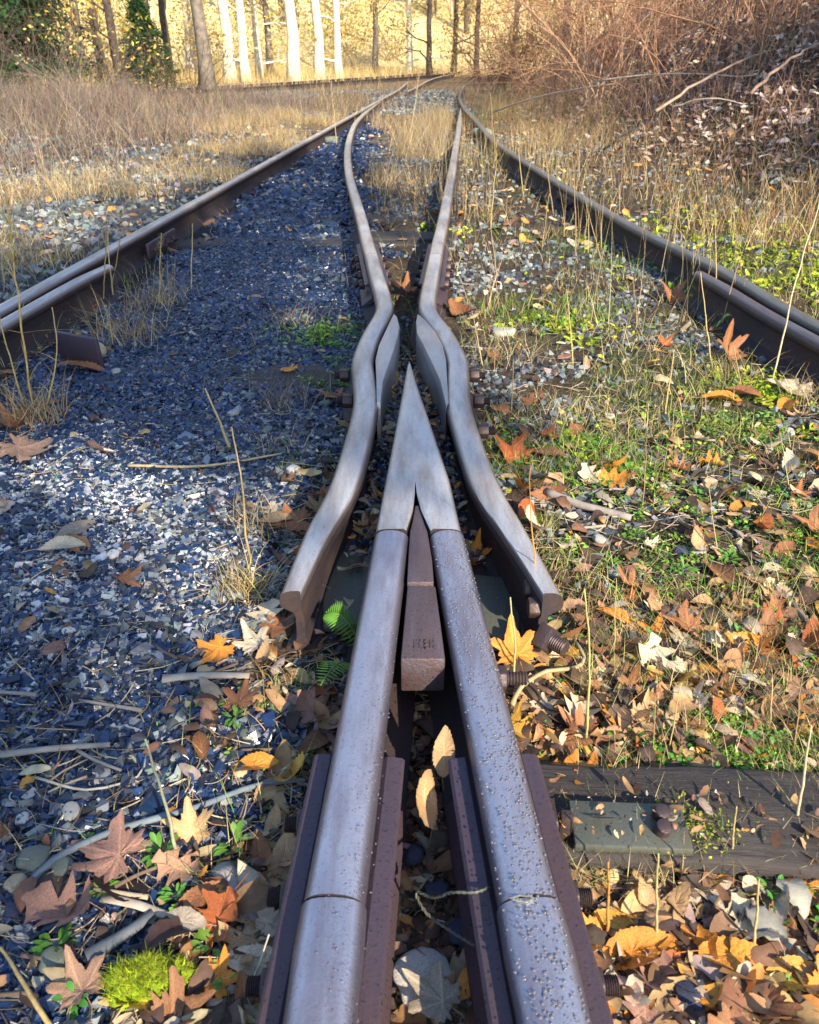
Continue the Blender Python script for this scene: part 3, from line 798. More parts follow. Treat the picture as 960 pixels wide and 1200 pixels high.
def grasses():
    # thin pale and green grass through the right bed
    d = lambda x, y: sstep(.34, .56, fbm(x*2.3+7, y*2.3, 70))*np.where(x > .2, 1, .35)*(1-.9*slate_d(x, y))*(1-near_rail(x, y))
    x, y = sample_px(16000, d, 180, 1050); k = np.interp(y, [1, 6], [.8, 1.5])
    c = pal(STRAW+GRN[:1]+[(.42, .44, .16)], len(x), .2, [3, 2.4, 2.4, 1.4, 2, 3.4])
    blades('dry_grass', x, y, rng.uniform(.02, .10, len(x))*k, .0024*k, c, M['grass'], .6, label='short pale dry grass among the stones')
    d = lambda x, y: sstep(.52, .68, fbm(x*2.0+1, y*2.0, 74))*np.where(x > .2, 1, .25)*(1-slate_d(x, y))*(1-near_rail(x, y))
    x, y = sample_px(7000, d, 260, 1230)
    blades('green_grass', x, y, rng.uniform(.012, .05, len(x))*np.interp(y, [1, 4], [.9, 1.6]), .0024*np.interp(y, [1, 4], [1, 1.6]), pal(GRN, len(x), .25), M['grass'], .7, label='fresh green grass shoots in the litter')
    # band of dry grass between the closure rails and around the switch
    def d(x, y):
        l = np.interp(y/K, [p[1] for p in LC], [p[0] for p in LC])*K; r = np.interp(y/K, [p[1] for p in RC], [p[0] for p in RC])*K
        return sstep(.10, .25, x-l)*sstep(.08, .2, r-x)*sstep(4.3, 8.5, y)*sstep(.40, .58, fbm(x*2.2, y*1.3, 93))
    x, y = sample(4600, -1, 1.1, 4.3, 15.5, d)
    blades('straw_grass', x, y, rng.uniform(.06, .36, len(x))*sstep(3, 10, y), .0045+0*x, pal(STRAW+DULL[:2]+DULL[3:], len(x), .25), M['grass'], .3, label='tall straw grass between the two closure rails')
    d = lambda x, y: np.clip(sstep(.2, .8, x-np.interp(y, [3, 6, 9, 15, 20], [1.6, 1.2, 1.1, .95, 1.1]))*sstep(1.2, -.2, x-bank_base(y))*(.3+sstep(.4, .6, fbm(x, y, 77))), 0, 1)
    x, y = sample(9000, .9, 5, 3.4, 20, d)
    blades('verge_grass', x, y, rng.uniform(.06, .32, len(x)), .0042+0*x, pal(STRAW+[(.30, .17, .08), (.24, .12, .06)], len(x), .22), M['grass'], .3, label='brown and straw grass along the foot of the bank')
    # sparse tall stems in front of the right stock rail
    x, y = sample(900, .2, 1.4, 3.2, 13, lambda x, y: sstep(.4, .6, fbm(x*3, y, 79)))
    blades('tall_stems', x, y, rng.uniform(.2, .48, len(x)), .0035+0*x, pal(STRAW, len(x), .2), M['grass'], .14, 5, bend=.25, label='sparse tall straw stems beside the right stock rail')
    # left verge: straw near the rail, then a belt of tall grey brown weeds
    d = lambda x, y: sstep(1.45, 1.8, -x-.05*(4-y))*sstep(.42, .6, fbm(x*.9, y*.9, 80))*np.where(y > 8, sstep(-4.2, -2.6, x), 1)
    x, y = sample(20000, -6.5, -.8, 2.6, 17, d)
    blades('verge_grass', x, y, rng.uniform(.05, .22, len(x)), .0045+0*x, pal(STRAW+DULL[1:2], len(x), .2), M['grass'], .4, label='straw coloured grass on the ballast left of the track')
    d = lambda x, y: sstep(2.2, 3.8, -x-.0*y+.10*(y-9)+.9*(fbm(x*.6, y*.6, 82)-.5))*sstep(6.8, 9, y)
    x, y = sample(16000, -14, -1.6, 6.5, 21, lambda x, y: d(x, y)*sstep(.43, .56, fbm(x*1.7, y*1.7, 86)*1.0))
    hh = rng.uniform(.22, .85, len(x))*(.5+.9*fbm(x*.5, y*.5, 83))*np.interp(-x, [1, 4], [.5, 1.1])*np.interp(y, [8, 18], [1, .75])
    blades('dry_weeds', x, y, hh, .007+0*x, pal(DULL+[(.26, .19, .17), (.36, .28, .18), (.21, .14, .115)], len(x), .3), M['grass'], .33, 5, bend=.8, droop=.1, label='belt of tall grey brown dead weeds left of the track')
    x, y = sample(5200, -5.5, 3.5, 14, 30, lambda x, y: sstep(.42, .6, fbm(x*.8, y*.5, 87)))
    blades('switch_grass', x, y, rng.uniform(.1, .42, len(x)), .008+0*x, pal(DULL+STRAW[:2]+[(.18, .11, .09)], len(x), .25), M['grass'], .35, 4, bend=.6, label='dull brown grass around the switch points and far track')
    x, y = sample(9500, 1.8, 8, 5.5, 24, lambda x, y: sstep(-.4, .8, x-bank_base(y))*(.25+sstep(.42, .6, fbm(x*1.2, y*1.2, 88))))
    blades('bank_weeds', x, y, rng.uniform(.12, .75, len(x)), .0055+0*x, pal([(.34, .19, .13), (.28, .15, .12), (.42, .30, .20), (.22, .13, .11)], len(x), .25), M['grass'], .3, 5, bend=.8, label='reddish brown dead weeds growing up the right bank')
    # far sunlit grass before the woods
    FT = np.array([(-12, 13), (-9.0, 17.5), (-5.9, 22.6), (-4.6, 25.2), (-2.5, 30.5), (-.4, 36), (1.3, 41), (6, 41.5), (12, 36)])
    d = lambda x, y: sstep(.8, 2.6, y-np.interp(x, FT[:, 0], FT[:, 1]))
    x, y = sample(16000, -16, 9, 20, 56, d)
    blades('sunlit_grass', x, y, rng.uniform(.15, .7, len(x)), .014+0*x, pal([(.78, .58, .24), (.70, .48, .18), (.84, .70, .38), (.5, .33, .14)], len(x), .18), M['grass'], .18, 3, label='bright golden grass at the edge of the far woods')
grasses()

# moss and low green ground cover
def moss_field():
    spots = [(900, 290, .55, 1400), (840, 262, .35, 500), (940, 320, .30, 600), (650, 385, .13, 500), (900, 470, .13, 1100), (700, 530, .12, 450), (930, 700, .06, 300), (520, 268, .12, 120)]
    X = []; Y = []; C = []
    for px, py, r, n in spots:
        x0, y0 = at(px, py); x = x0+rng.normal(0, r, n); y = y0+rng.normal(0, r, n); keep = fbm(x*8, y*8, 90) > .44
        X.append(x[keep]); Y.append(y[keep]); C.append(pal([(.34, .42, .03), (.22, .34, .03), (.46, .50, .06)], int(keep.sum()), .2))
    x = np.concatenate(X); y = np.concatenate(Y); c = np.concatenate(C)
    s = rng.uniform(.02, .05, len(x))*np.interp(y, [1, 4], [.35, 1])
    litter('moss_cover', x, y, s, c, M['moss'], .004, .5, 'bright yellow green moss spreading outside the right rail')
    # clover like ground cover in the right bed
    spots = [(850, 872, .085, 2600), (925, 895, .08, 1700), (900, 500, .17, 2400), (930, 560, .16, 1500), (690, 530, .13, 1300), (930, 1045, .035, 300), (760, 640, .13, 900), (820, 620, .14, 1000),
             (600, 620, .03, 160), (940, 730, .06, 300), (690, 725, .03, 150), (395, 395, .10, 450), (385, 440, .06, 200), (370, 385, .1, 200), (270, 840, .04, 160), (640, 380, .1, 250), (780, 700, .05, 200)]
    X = []; Y = []
    for px, py, r, n in spots:
        x0, y0 = at(px, py); x = x0+rng.normal(0, r, n); y = y0+rng.normal(0, r, n); keep = (fbm(x*11, y*11, 91) > .47) & (near_rail(x, y) < .5)
        X.append(x[keep]); Y.append(y[keep])
    x = np.concatenate(X); y = np.concatenate(Y)
    s = rng.uniform(.006, .014, len(x))*np.interp(y, [1, 3], [.9, 1.6])
    litter('clover_cover', x, y, s, pal(GRN+[(.16, .34, .06), (.08, .24, .05)], len(x), .22), M['moss'], .010, .35, 'patches of small round green weed leaves in the right bed')
moss_field()
def fine_twigs():
    d = lambda x, y: (1-.75*slate_d(x, y))*(1-near_rail(x, y))
    x, y = sample_px(4200, d, 380, 1240); n = len(x)
    L = rng.uniform(.015, .11, n)*np.interp(y, [1, 4], [1, 1.6]); a = rng.uniform(0, np.pi, n)
    t = np.linspace(-.5, .5, 5); bow = rng.normal(0, .12, n)
    V = np.zeros((n, 5, 4, 3)); r = rng.uniform(.0006, .0014, n)
    for i, tt in enumerate(t):
        px = x+np.cos(a)*L*tt-np.sin(a)*L*bow*(tt*tt-.25)*4; py = y+np.sin(a)*L*tt+np.cos(a)*L*bow*(tt*tt-.25)*4
        pz = height(x, y)+.008+.012*rng.random(n)*0+.05*L*tt*rng.uniform(-1, 1, n)
        for k in range(4):
            ph = k*np.pi/2
            V[:, i, k, 0] = px-np.sin(a)*r*np.cos(ph); V[:, i, k, 1] = py+np.cos(a)*r*np.cos(ph); V[:, i, k, 2] = pz+r*np.sin(ph)
    q = []
    for i in range(4):
        for k in range(4): q.append((i*4+k, i*4+(k+1) % 4, (i+1)*4+(k+1) % 4, (i+1)*4+k))
    q = (np.array(q)[None]+20*np.arange(n)[:, None, None]).reshape(-1, 4)
    o = mesh('fine_straw', V.reshape(-1, 3), q, mat=M['litter'], col=np.repeat(pal([(.40, .33, .22), (.22, .18, .14), (.5, .44, .33), (.12, .10, .09)], n, .2), 20, 0))
    tag(o, 'loose straws and hair thin twigs lying in the litter', kind='stuff')
fine_twigs()

# water drops on the near rails
def drops():
    P = []
    def scatter(a, b, n, y0, y1, rmin, rmax):
        for _ in range(n):
            t = rng.random(); p = on_line(a, b, t)
            if not (y0 < p[1] < y1): continue
            u = float(np.clip(rng.normal(.004, .017), -.031, .031))
            zz = np.interp(abs(u), [0, .019, .028, .033], [.150, .149, .1458, .1405])
            P.append((p[0]+u, p[1], zz-.0004, rng.uniform(rmin, rmax)))
    scatter(RH0, RH1, 1500, .40, 1.40, .0010, .0021)
    scatter(LH0, LH1, 600, .40, 1.1, .0006, .0013)
    P = np.array(P); n = len(P); V = []; seg = 7
    base = []
    for (rr, zz) in ((1, 0), (.92, .32), (.6, .56)):
        for k in range(seg): base.append((rr*math.cos(2*math.pi*k/seg), rr*math.sin(2*math.pi*k/seg), zz))
    base.append((0, 0, .66)); base = np.array(base)
    V = P[:, None, :3]+base[None]*P[:, 3][:, None, None]*np.stack([rng.uniform(.8, 1.2, n), rng.uniform(.8, 1.3, n), np.ones(n)], -1)[:, None]
    q = []; t = []
    for r in range(2):
        for k in range(seg): q.append((r*seg+k, r*seg+(k+1) % seg, (r+1)*seg+(k+1) % seg, (r+1)*seg+k))
    for k in range(seg): t.append((2*seg+k, 2*seg+(k+1) % seg, 3*seg))
    m = len(base); ofs = m*np.arange(n)[:, None, None]
    o = mesh('water_drops', V.reshape(-1, 3), (np.array(q)[None]+ofs).reshape(-1, 4), (np.array(t)[None]+ofs).reshape(-1, 3), mat=M['water'])
    tag(o, 'tiny water drops beading on the near rail heads', kind='stuff')
drops()

# ------------------------------------------------------------------ single leaves
def outline(kind, n=72):
    th = np.linspace(-np.pi, np.pi, n, endpoint=False)
    if kind == 'maple':                 # five pointed lobes with teeth
        r = np.zeros(n); lob = [(np.pi/2, 1.0, .44), (np.pi/2-.95, .92, .42), (np.pi/2+.95, .92, .42), (np.pi/2-1.95, .66, .42), (np.pi/2+1.95, .66, .42)]
        for c, a, wd in lob:
            d = np.abs((th-c+np.pi) % (2*np.pi)-np.pi); r = np.maximum(r, a*np.exp(-(d/wd)**1.3*.75))
        r = np.maximum(r, .50); stem = np.abs((th+np.pi/2+np.pi) % (2*np.pi)-np.pi); r = np.where(stem < .35, .14+.5*stem, r)
        r = r*(1+.07*np.sign(np.sin(th*17)))
        return np.stack([r*np.cos(th), r*np.sin(th)], 1)*.62
    if kind == 'oak':
        t = (np.arange(n)/n); half = n//2; P = []
        for i in range(n):
            s = i/(n-1); side = 1 if i < half else -1; u = (i/half) if i < half else (2-i/half)
            wd = .36*math.sin(math.pi*min(max(u*.93+.05, 0), 1))**.7*(1+.42*math.cos(u*2*math.pi*3.6+.4)); P.append((side*wd, u*1.15-.55))
        return np.array(P)
    half = n//2; P = []
    for i in range(n):
        side = 1 if i < half else -1; u = (i/half) if i < half else (2-i/half)
        wd = .25*math.sin(math.pi*min(max(u*.97+.015, 0), 1))**.82*(1.1-.3*u)+.004; tooth = 1+.012*(i % 3 == 0)
        P.append((side*wd*tooth, u*1.1-.55))
    return np.array(P)
LEAFMESH = {}
def leaf_mesh(kind, variant):
    key = (kind, variant)
    if key in LEAFMESH: return LEAFMESH[key]
    lr = np.random.default_rng(variant*13+{'maple': 1, 'oak': 2, 'oval': 3}[kind])
    O = outline(kind); O = O*(1+lr.normal(0, .03, (len(O), 1)))
    n = len(O); rings = [.0, .18, .38, .58, .78, .92, 1.0]
    mid = np.array([0, -.05])
    V = [(mid[0], mid[1], 0)]
    for r in rings[1:]:
        p = mid+(O-mid)*r
        if kind != 'maple': p = np.stack([O[:, 0]*r, mid[1]+(O[:, 1]-mid[1])*np.where(True, r**.8, r)], 1)
        V += [(a, b, 0) for a, b in p]
    V = np.array(V)
    x, y = V[:, 0], V[:, 1]
    curl = [(.12, .1, .05), (.5, .2, .25), (-.35, .5, .3), (.9, -.15, .2), (.25, .9, .5), (1.5, .3, .3)][variant % 6]
    z = curl[0]*x*x*1.6+curl[1]*(y-.1)**2*.8+curl[2]*.35*np.sin(x*5+variant)*np.sin(y*4+variant*2)
    # ribs
    if kind == 'maple':
        ang = np.arctan2(y-mid[1], x); rib = np.cos((ang-np.pi/2)/.95*2*np.pi)
        z = z+.018*rib*np.hypot(x, y)/.5
    else:
        z = z+.007*np.sin((y-np.abs(x)*.8)*48)*np.minimum(np.abs(x)*8, 1)+.16*np.abs(x)
    z += lr.normal(0, .006, len(z))
    V[:, 2] = z-z.min()
    rad = np.hypot(x, y-mid[1])
    if kind == 'maple':
        ang = np.arctan2(y-mid[1], x); vd = np.min([np.abs((ang-(np.pi/2+k*.95)+np.pi) % (2*np.pi)-np.pi) for k in (-2, -1, 0, 1, 2)], axis=0)*rad
    else: vd = np.minimum(np.abs(x), .012+.05*np.abs(np.sin((y-np.abs(x)*.8)*24)))
    ringf = np.concatenate([[0], np.repeat(rings[1:], n)])
    tint = (1+.42*np.exp(-(vd/.013)**2)-.30*np.clip((ringf-.72)/.28, 0, 1)*(.4+.6*vnoise(x*9+variant*3, y*9, 3)))*(.82+.36*fbm(x*6, y*6, variant+40))
    t = [(0, 1+k, 1+(k+1) % n) for k in range(n)]; q = []
    for r in range(len(rings)-2):
        a = 1+r*n
        for k in range(n): q.append((a+k, a+n+k, a+n+(k+1) % n, a+(k+1) % n))
    # stalk: a thin four sided stem
    b = len(V); base = np.array([0, O[:, 1].min()*.96 if kind != 'maple' else -.20]); pts = [base, base+(.02, -.16), base+(.05*lr.choice([-1, 1]), -.32)]
    sv = []
    zb = float(V[np.argmin(np.hypot(V[:, 0]-base[0], V[:, 1]-base[1])), 2])
    for i, p in enumerate(pts):
        for dx, dz in ((-.008, 0), (0, .008), (.008, 0), (0, -.008)): sv.append((p[0]+dx, p[1], zb*(1-i*.4)+dz+.004))
    for i in range(2):
        for k in range(4): q.append((b+i*4+k, b+i*4+(k+1) % 4, b+i*4+4+(k+1) % 4, b+i*4+4+k))
    V = np.vstack([V, sv])
    tint = np.concatenate([tint, np.full(len(sv), .8)]); o = mesh('fallen_leaf', V, q, t, mat=M['leaf'], col=np.repeat(tint[:, None], 3, 1)); me = o.data; bpy.data.objects.remove(o)
    LEAFMESH[key] = me; return me
LC_ = {'orange': (.72, .29, .05), 'tan': (.52, .34, .18), 'brown': (.28, .135, .065), 'mauve': (.38, .215, .165), 'cream': (.74, .62, .45), 'rust': (.40, .12, .04),
       'yellow': (.68, .40, .08), 'pinkish': (.48, .29, .19), 'grey': (.46, .39, .31), 'auburn': (.36, .16, .075)}
LEAVES = []
def leaf(px, py, size, kind, colour, variant, rot, lab, tilt=(0, 0), z=None, group=None, xy=None):
    x, y = at(px, py, .02 if z is None else z) if xy is None else xy
    o = bpy.data.objects.new('fallen_leaf', leaf_mesh(kind, variant)); COL.objects.link(o)
    o.location = (x, y, (float(height(np.array([x]), np.array([y]))[0])+.010) if z is None else z)
    o.scale = (size,)*3; o.rotation_euler = (R(tilt[0]), R(tilt[1]), R(rot))
    c = np.array(LC_[colour])*(1+rng.normal(0, .07)); o.color = (*np.clip(c, 0, .9), 1)
    if lab: tag(o, lab, 'leaf', group or 'single fallen leaves')
    LEAVES.append((o, kind, colour, size)); return o
SIG = [
 (135, 1000, .115, 'maple', 'mauve', 1, 70, 'large mauve brown maple leaf on the edge of the slate gravel'),
 (222, 968, .075, 'maple', 'tan', 3, 15, 'upright tan maple leaf just behind the large mauve one', (35, 0)),
 (208, 1012, .06, 'oak', 'pinkish', 2, 250, 'pinkish oak leaf between the mauve maple leaf and the oval one'),
 (240, 1046, .068, 'oval', 'auburn', 1, 296, 'auburn oval leaf lying slanted above the moss cushion'),
 (296, 893, .078, 'oval', 'orange', 3, 272, 'bright orange oval leaf resting against the bent grey stick', (12, 0)),
 (258, 760, .085, 'maple', 'orange', 1, 130, 'orange maple leaf on the pale stick left of the wing rail'),
 (300, 752, .085, 'maple', 'cream', 2, 40, 'cream maple leaf overlapping the orange one by the pale stick'),
 (321, 952, .048, 'oval', 'tan', 2, 340, 'ribbed pale tan oval leaf standing beside the left joint bar', (50, 0)),
 (306, 1003, .055, 'oval', 'brown', 4, 200, 'brown curled oval leaf beside the left joint bar'),
 (318, 1040, .060, 'maple', 'tan', 0, 100, 'flat tan leaf tucked under the left joint bar'),
 (604, 765, .095, 'maple', 'orange', 2, 15, 'glowing orange maple leaf in the slot below the right wing rail', (38, 0), .06),
 (521, 880, .066, 'oval', 'tan', 1, 352, 'tan leaf standing upright between the two heel rails', (58, 0), .10),
 (497, 935, .070, 'oval', 'tan', 4, 12, 'broad tan leaf leaning between the heel rails below the upright one', (45, 10), .065),
 (770, 742, .085, 'maple', 'orange', 0, 340, 'big bright orange maple leaf in full sun right of the wing rail', (14, 0)),
 (722, 722, .075, 'oval', 'orange', 5, 55, 'folded orange leaf beside the big bright maple leaf'),
 (670, 813, .056, 'oval', 'yellow', 2, 290, 'yellow orange oval leaf beside the curved pale stem'),
 (638, 860, .048, 'oval', 'orange', 3, 285, 'small orange leaf touching the right heel rail side'),
 (684, 855, .075, 'maple', 'auburn', 4, 60, 'curled auburn maple leaf right of the heel rail'),
 (682, 912, .090, 'oak', 'orange', 1, 240, 'broad orange tan oak leaf behind the steel tie plate'),
 (800, 787, .075, 'maple', 'cream', 1, 120, 'cream white maple leaf below the big bright orange one'),
 (752, 882, .036, 'maple', 'rust', 4, 10, 'small dark rust leaf at the edge of the clover patch'),
 (822, 856, .036, 'oval', 'orange', 1, 275, 'narrow orange leaf on top of the clover patch'),
 (745, 1112, .092, 'oval', 'orange', 5, 285, 'large curled orange brown leaf in front of the wooden tie'),
 (868, 1120, .095, 'oval', 'orange', 1, 262, 'large ribbed orange beech leaf at the lower right'),
 (925, 1141, .085, 'oval', 'yellow', 3, 280, 'yellow orange curled leaf overlapping the ribbed beech leaf'),
 (884, 1082, .070, 'oak', 'cream', 2, 20, 'pale cream oak leaf above the ribbed beech leaf'),
 (822, 1032, .072, 'maple', 'cream', 0, 200, 'pale cream maple leaf just in front of the wooden tie'),
 (515, 1172, .080, 'maple', 'grey', 0, 60, 'wide grey tan leaf at the bottom between the heel rails', (12, 6), .016),
 (757, 1182, .060, 'oak', 'mauve', 1, 170, 'mauve lobed oak leaf at the bottom right of the heel rail'),
 (700, 1092, .062, 'maple', 'orange', 3, 100, 'orange maple leaf beside the right joint bar'),
 (928, 1102, .065, 'maple', 'auburn', 2, 30, 'auburn maple leaf at the right edge near the beech leaf'),
 (725, 1078, .060, 'oval', 'yellow', 1, 250, 'yellow leaf lying flat above the large curled one'),
 (852, 415, .16, 'maple', 'auburn', 4, 25, 'curled auburn leaf standing by the right guard rail', (50, 0)),
 (845, 468, .13, 'oval', 'orange', 3, 275, 'orange brown leaf pair half below the auburn guard rail leaf'),
 (868, 464, .12, 'oval', 'auburn', 5, 235, 'rounded auburn leaf beside the orange brown one'),
 (930, 458, .17, 'maple', 'cream', 2, 120, 'pale cream leaf at the foot of the right guard rail'),
 (788, 350, .16, 'maple', 'auburn', 3, 30, 'auburn maple leaf in the grass left of the guard rail end', (35, 0)),
 (600, 535, .13, 'maple', 'rust', 3, 40, 'deep rust maple leaf against the right wing rail', (30, 0)),
 (585, 480, .10, 'oval', 'auburn', 1, 20, 'auburn leaf beside the bulge of the right wing rail'),
 (350, 613, .11, 'maple', 'auburn', 1, 100, 'auburn brown leaf beside the middle of the left wing rail'),
 (543, 366, .19, 'oval', 'auburn', 2, 30, 'big auburn leaf behind the throat right of the closure rail'),
 (476, 342, .14, 'maple', 'auburn', 4, 0, 'dark auburn leaf caught between the two closure rails'),
 (25, 527, .17, 'maple', 'pinkish', 2, 260, 'pinkish tan leaf at the left edge on the slate'),
 (95, 433, .15, 'oval', 'auburn', 1, 270, 'auburn leaf beside the pale stone under the guard rail'),
 (12, 500, .13, 'maple', 'brown', 4, 30, 'dark brown leaf by the straw tuft at the left edge'),
 (395, 461, .14, 'maple', 'auburn', 0, 50, 'auburn leaf left of the left wing bulge'),
 (940, 808, .075, 'oval', 'pinkish', 1, 300, 'pinkish leaf at the right edge among dry stems'),
 (742, 802, .07, 'maple', 'brown', 4, 0, 'dark brown curled leaf standing below the cream one', (60, 0)),
 (288, 1168, .055, 'oval', 'auburn', 1, 20, 'ribbed auburn curled leaf standing right of the moss cushion', (45, 0)),
 (95, 1158, .075, 'maple', 'pinkish', 2, 40, 'pinkish brown leaf below left of the moss cushion'),
 (75, 1068, .085, 'oak', 'mauve', 4, 80, 'grey mauve leaf at the left edge under the bent stick'),
 (235, 870, .055, 'oval', 'brown', 5, 20, 'dark brown rolled leaf at the edge of the slate gravel'),
 (320, 610, .09, 'oval', 'tan', 1, 80, 'tan leaf left of the wing rail below the straw tuft'),
 (685, 790, .05, 'maple', 'mauve', 2, 10, 'mauve leaf between the yellow one and the cream one'),
 (665, 640, .055, 'maple', 'cream', 1, 20, 'cream white leaf beside the bolts of the right wing rail'),
 (210, 1080, .07, 'oval', 'grey', 1, 80, 'greyish flat leaf strip above the moss cushion'),
 (640, 535, .10, 'oval', 'brown', 1, 70, 'brown leaf right of the deep rust maple leaf'),
 (790, 1060, .06, 'oval', 'tan', 2, 130, 'tan oval leaf below the pale cream maple leaf'),
]
for s in SIG:
    leaf(*s[:8], tilt=s[8] if len(s) > 8 else (random.uniform(-8, 8), random.uniform(-8, 8)), z=s[9] if len(s) > 9 else None)
# places that can be found in the photo, used to tell smaller things apart
MARKS = [('moss cushion', at(170, 1145)), ('left rail joint', LJ), ('right rail joint', RJ), ('steel tie plate', at(735, 980)), ('cut end of left wing rail', at(355, 740)),
         ('cut end of right wing rail', at(635, 740)), ('pointed frog nose', at(482, 425)), ('end of right guard rail', at(817, 350)), ('end of left guard rail', at(130, 330)),
         ('large mauve maple leaf', at(135, 1000)), ('ribbed beech leaf', at(868, 1120)), ('clover patch at the right', at(850, 880)), ('big bright orange maple leaf', at(770, 742)),
         ('straw tuft left of wing rail', at(290, 690)), ('sandy stone under left guard rail', at(105, 412)), ('yellow moss beyond right rail', at(880, 290)), ('bent grey stick', at(200, 950)),
         ('pale stick', at(240, 792)), ('joint of the closure rails', at(470, 320)), ('straw tuft at left edge', at(40, 470))]
ORD = ['nearest', 'second nearest', 'third nearest', 'fourth nearest', 'fifth nearest', 'sixth nearest', 'seventh nearest', 'eighth nearest', 'ninth nearest', 'tenth nearest']
def name_all(items, cat, group):
    """items: (object, adjective words, noun); each gets its rank from the closest findable mark"""
    pool = {}
    for o, adj, noun in items:
        p = o.location; best = min(MARKS, key=lambda m: (m[1][0]-p.x)**2+(m[1][1]-p.y)**2)
        pool.setdefault((adj, noun, best[0]), []).append((math.hypot(best[1][0]-p.x, best[1][1]-p.y), o))
    for (adj, noun, mk), L in pool.items():
        L.sort(key=lambda t: t[0])
        for i, (_, o) in enumerate(L):
            tag(o, f"{adj} {noun}, " + (f"{ORD[i]} such to the {mk}" if i < 10 else f"number {i+1} counted out from the {mk}"), cat, group)
def scatter_leaves():
    n = 236
    px = rng.uniform(-20, 985, 6000); py = 330+880*rng.random(6000)**.75; cnt = 0; items = []
    for a, b in zip(px, py):
        x, y = at(a, b)
        X, Y = np.array([x]), np.array([y])
        if rng.random() > float(litter_d(X, Y)[0])*1.0 or near_rail(X, Y)[0] > 0 or abs(x-.03) < .10 and y < 1.5: continue
        if any((o.location.x-x)**2+(o.location.y-y)**2 < (.022+.012*y)**2 for o, *_ in LEAVES): continue
        kind = rng.choice(['maple', 'oval', 'oak'], p=[.45, .4, .15])
        right = a > 560
        col = rng.choice(['orange', 'tan', 'brown', 'mauve', 'cream', 'rust', 'yellow', 'pinkish', 'grey', 'auburn'], p=([.15, .20, .15, .05, .14, .06, .04, .05, .04, .12] if right else [.09, .24, .14, .06, .17, .04, .03, .09, .05, .09]))
        var = int(rng.integers(0, 6)); size = rng.uniform(.046, .085)*(1+.22*max(0, y-1.2))
        if y > 3: size *= .8
        o = leaf(a, b, min(size, .17), kind, col, var, rng.uniform(0, 360), None, (rng.normal(0, 14), rng.normal(0, 14)))
        shape = {'maple': 'maple leaf', 'oval': 'oval leaf', 'oak': 'lobed oak leaf'}[kind]
        state = ['flat', 'wavy', 'wavy', 'curled', 'curled', 'rolled'][var]
        col = {'mauve': 'reddish brown', 'pinkish': 'pinkish tan', 'grey': 'grey tan'}.get(str(col), str(col)); items.append((o, f"{state} {col}", shape)); cnt += 1
        if cnt >= n: break
    name_all(items, 'leaf', 'single fallen leaves')
scatter_leaves()

# ------------------------------------------------------------------ stones, sticks, stalks, weeds
STONES = []
def stone_mesh(v):
    bm = bmesh.new(); bmesh.ops.create_icosphere(bm, subdivisions=3, radius=.5); off_ = v*7.3
    for p in bm.verts:
        c = p.co; n = fbm(np.array([c.x*2.2+off_]), np.array([c.y*2.2+c.z*1.7]), v)[0]-.5
        q = fbm(np.array([c.x*7+off_]), np.array([c.z*7+c.y*5]), v+4)[0]-.5
        p.co = c*(1+.7*n+.14*q)
        for ax, lim in ((2, .34), (0, .42)):
            if p.co[ax] > lim: p.co[ax] = lim+(p.co[ax]-lim)*.25
    me = bpy.data.meshes.new('stone'); bm.to_mesh(me); bm.free(); me.materials.append(M['stone'])
    me.polygons.foreach_set('use_smooth', np.ones(len(me.polygons), bool)); me.set_sharp_from_angle(angle=R(28)); return me
SM = [stone_mesh(v) for v in range(5)]
SC = {'pale grey': (.38, .38, .36), 'dark blue': (.045, .055, .10), 'green grey': (.16, .19, .16), 'sandy': (.46, .38, .25), 'white': (.62, .61, .58)}
def stone(px, py, size, colour, lab=None, flat=.55, z=None):
    x, y = at(px, py); o = bpy.data.objects.new('stone', random.choice(SM)); COL.objects.link(o)
    o.location = (x, y, float(height(np.array([x]), np.array([y]))[0])+size*flat*.22 if z is None else z)
    o.scale = (size, size*random.uniform(.65, .95), size*flat); o.rotation_euler = (random.uniform(-.2, .2), random.uniform(-.2, .2), random.uniform(0, 6))
    c = np.array(SC[colour])*(1+rng.normal(0, .08)); o.color = (*c, 1)
    if lab: tag(o, lab, 'stone', 'loose stones')
    STONES.append(o); return o
stone(108, 414, .13, 'sandy', 'sandy smooth stone just under the left guard rail', .6)
stone(500, 1138, .085, 'white', 'big flat pale stone between the two heel rails', .24, -.002)
stone(38, 1000, .045, 'green grey', 'mossy green grey pebble at the left edge', .7)
stone(120, 1010, .03, 'green grey', 'grey green pebble beside the large mauve maple leaf', .6)
stone(808, 1165, .042, 'dark blue', 'round dark blue pebble below the ribbed beech leaf', .8)
stone(60, 1120, .04, 'green grey', 'dull green stone left of the moss cushion', .6)
stone(105, 1145, .035, 'dark blue', 'small dark stone touching the moss cushion', .7)
stone(566, 160, .34, 'green grey', 'big grey rock between the far rails at the right', .5)
stone(388, 165, .24, 'green grey', 'pale rock beside the far left stock rail', .5)
stone(590, 388, .10, 'pale grey', 'flat pale rock right of the distant stock rail', .4)
stone(512, 702+330, .035, 'dark blue', 'dark blue pebble between the heel rails by the wire', .8, .0)
stone(485, 990, .035, 'dark blue', 'bluish stone against the inner side of the left joint bar', .8, .0)
stone(540, 1080, .04, 'dark blue', 'smooth bluish stone by the right joint bar', .8, .0)
its = []
for _ in range(90):
    px, py = random.uniform(0, 960), random.uniform(420, 1200); x, y = at(px, py)
    X, Y = np.array([x]), np.array([y])
    if near_rail(X, Y)[0] > 0: continue
    c = random.choice(list(SC)); its.append((stone(px, py, random.uniform(.014, .032)*(1+.25*y), c, None, random.uniform(.4, .7)), c, 'pebble'))
name_all(its, 'stone', 'loose stones')

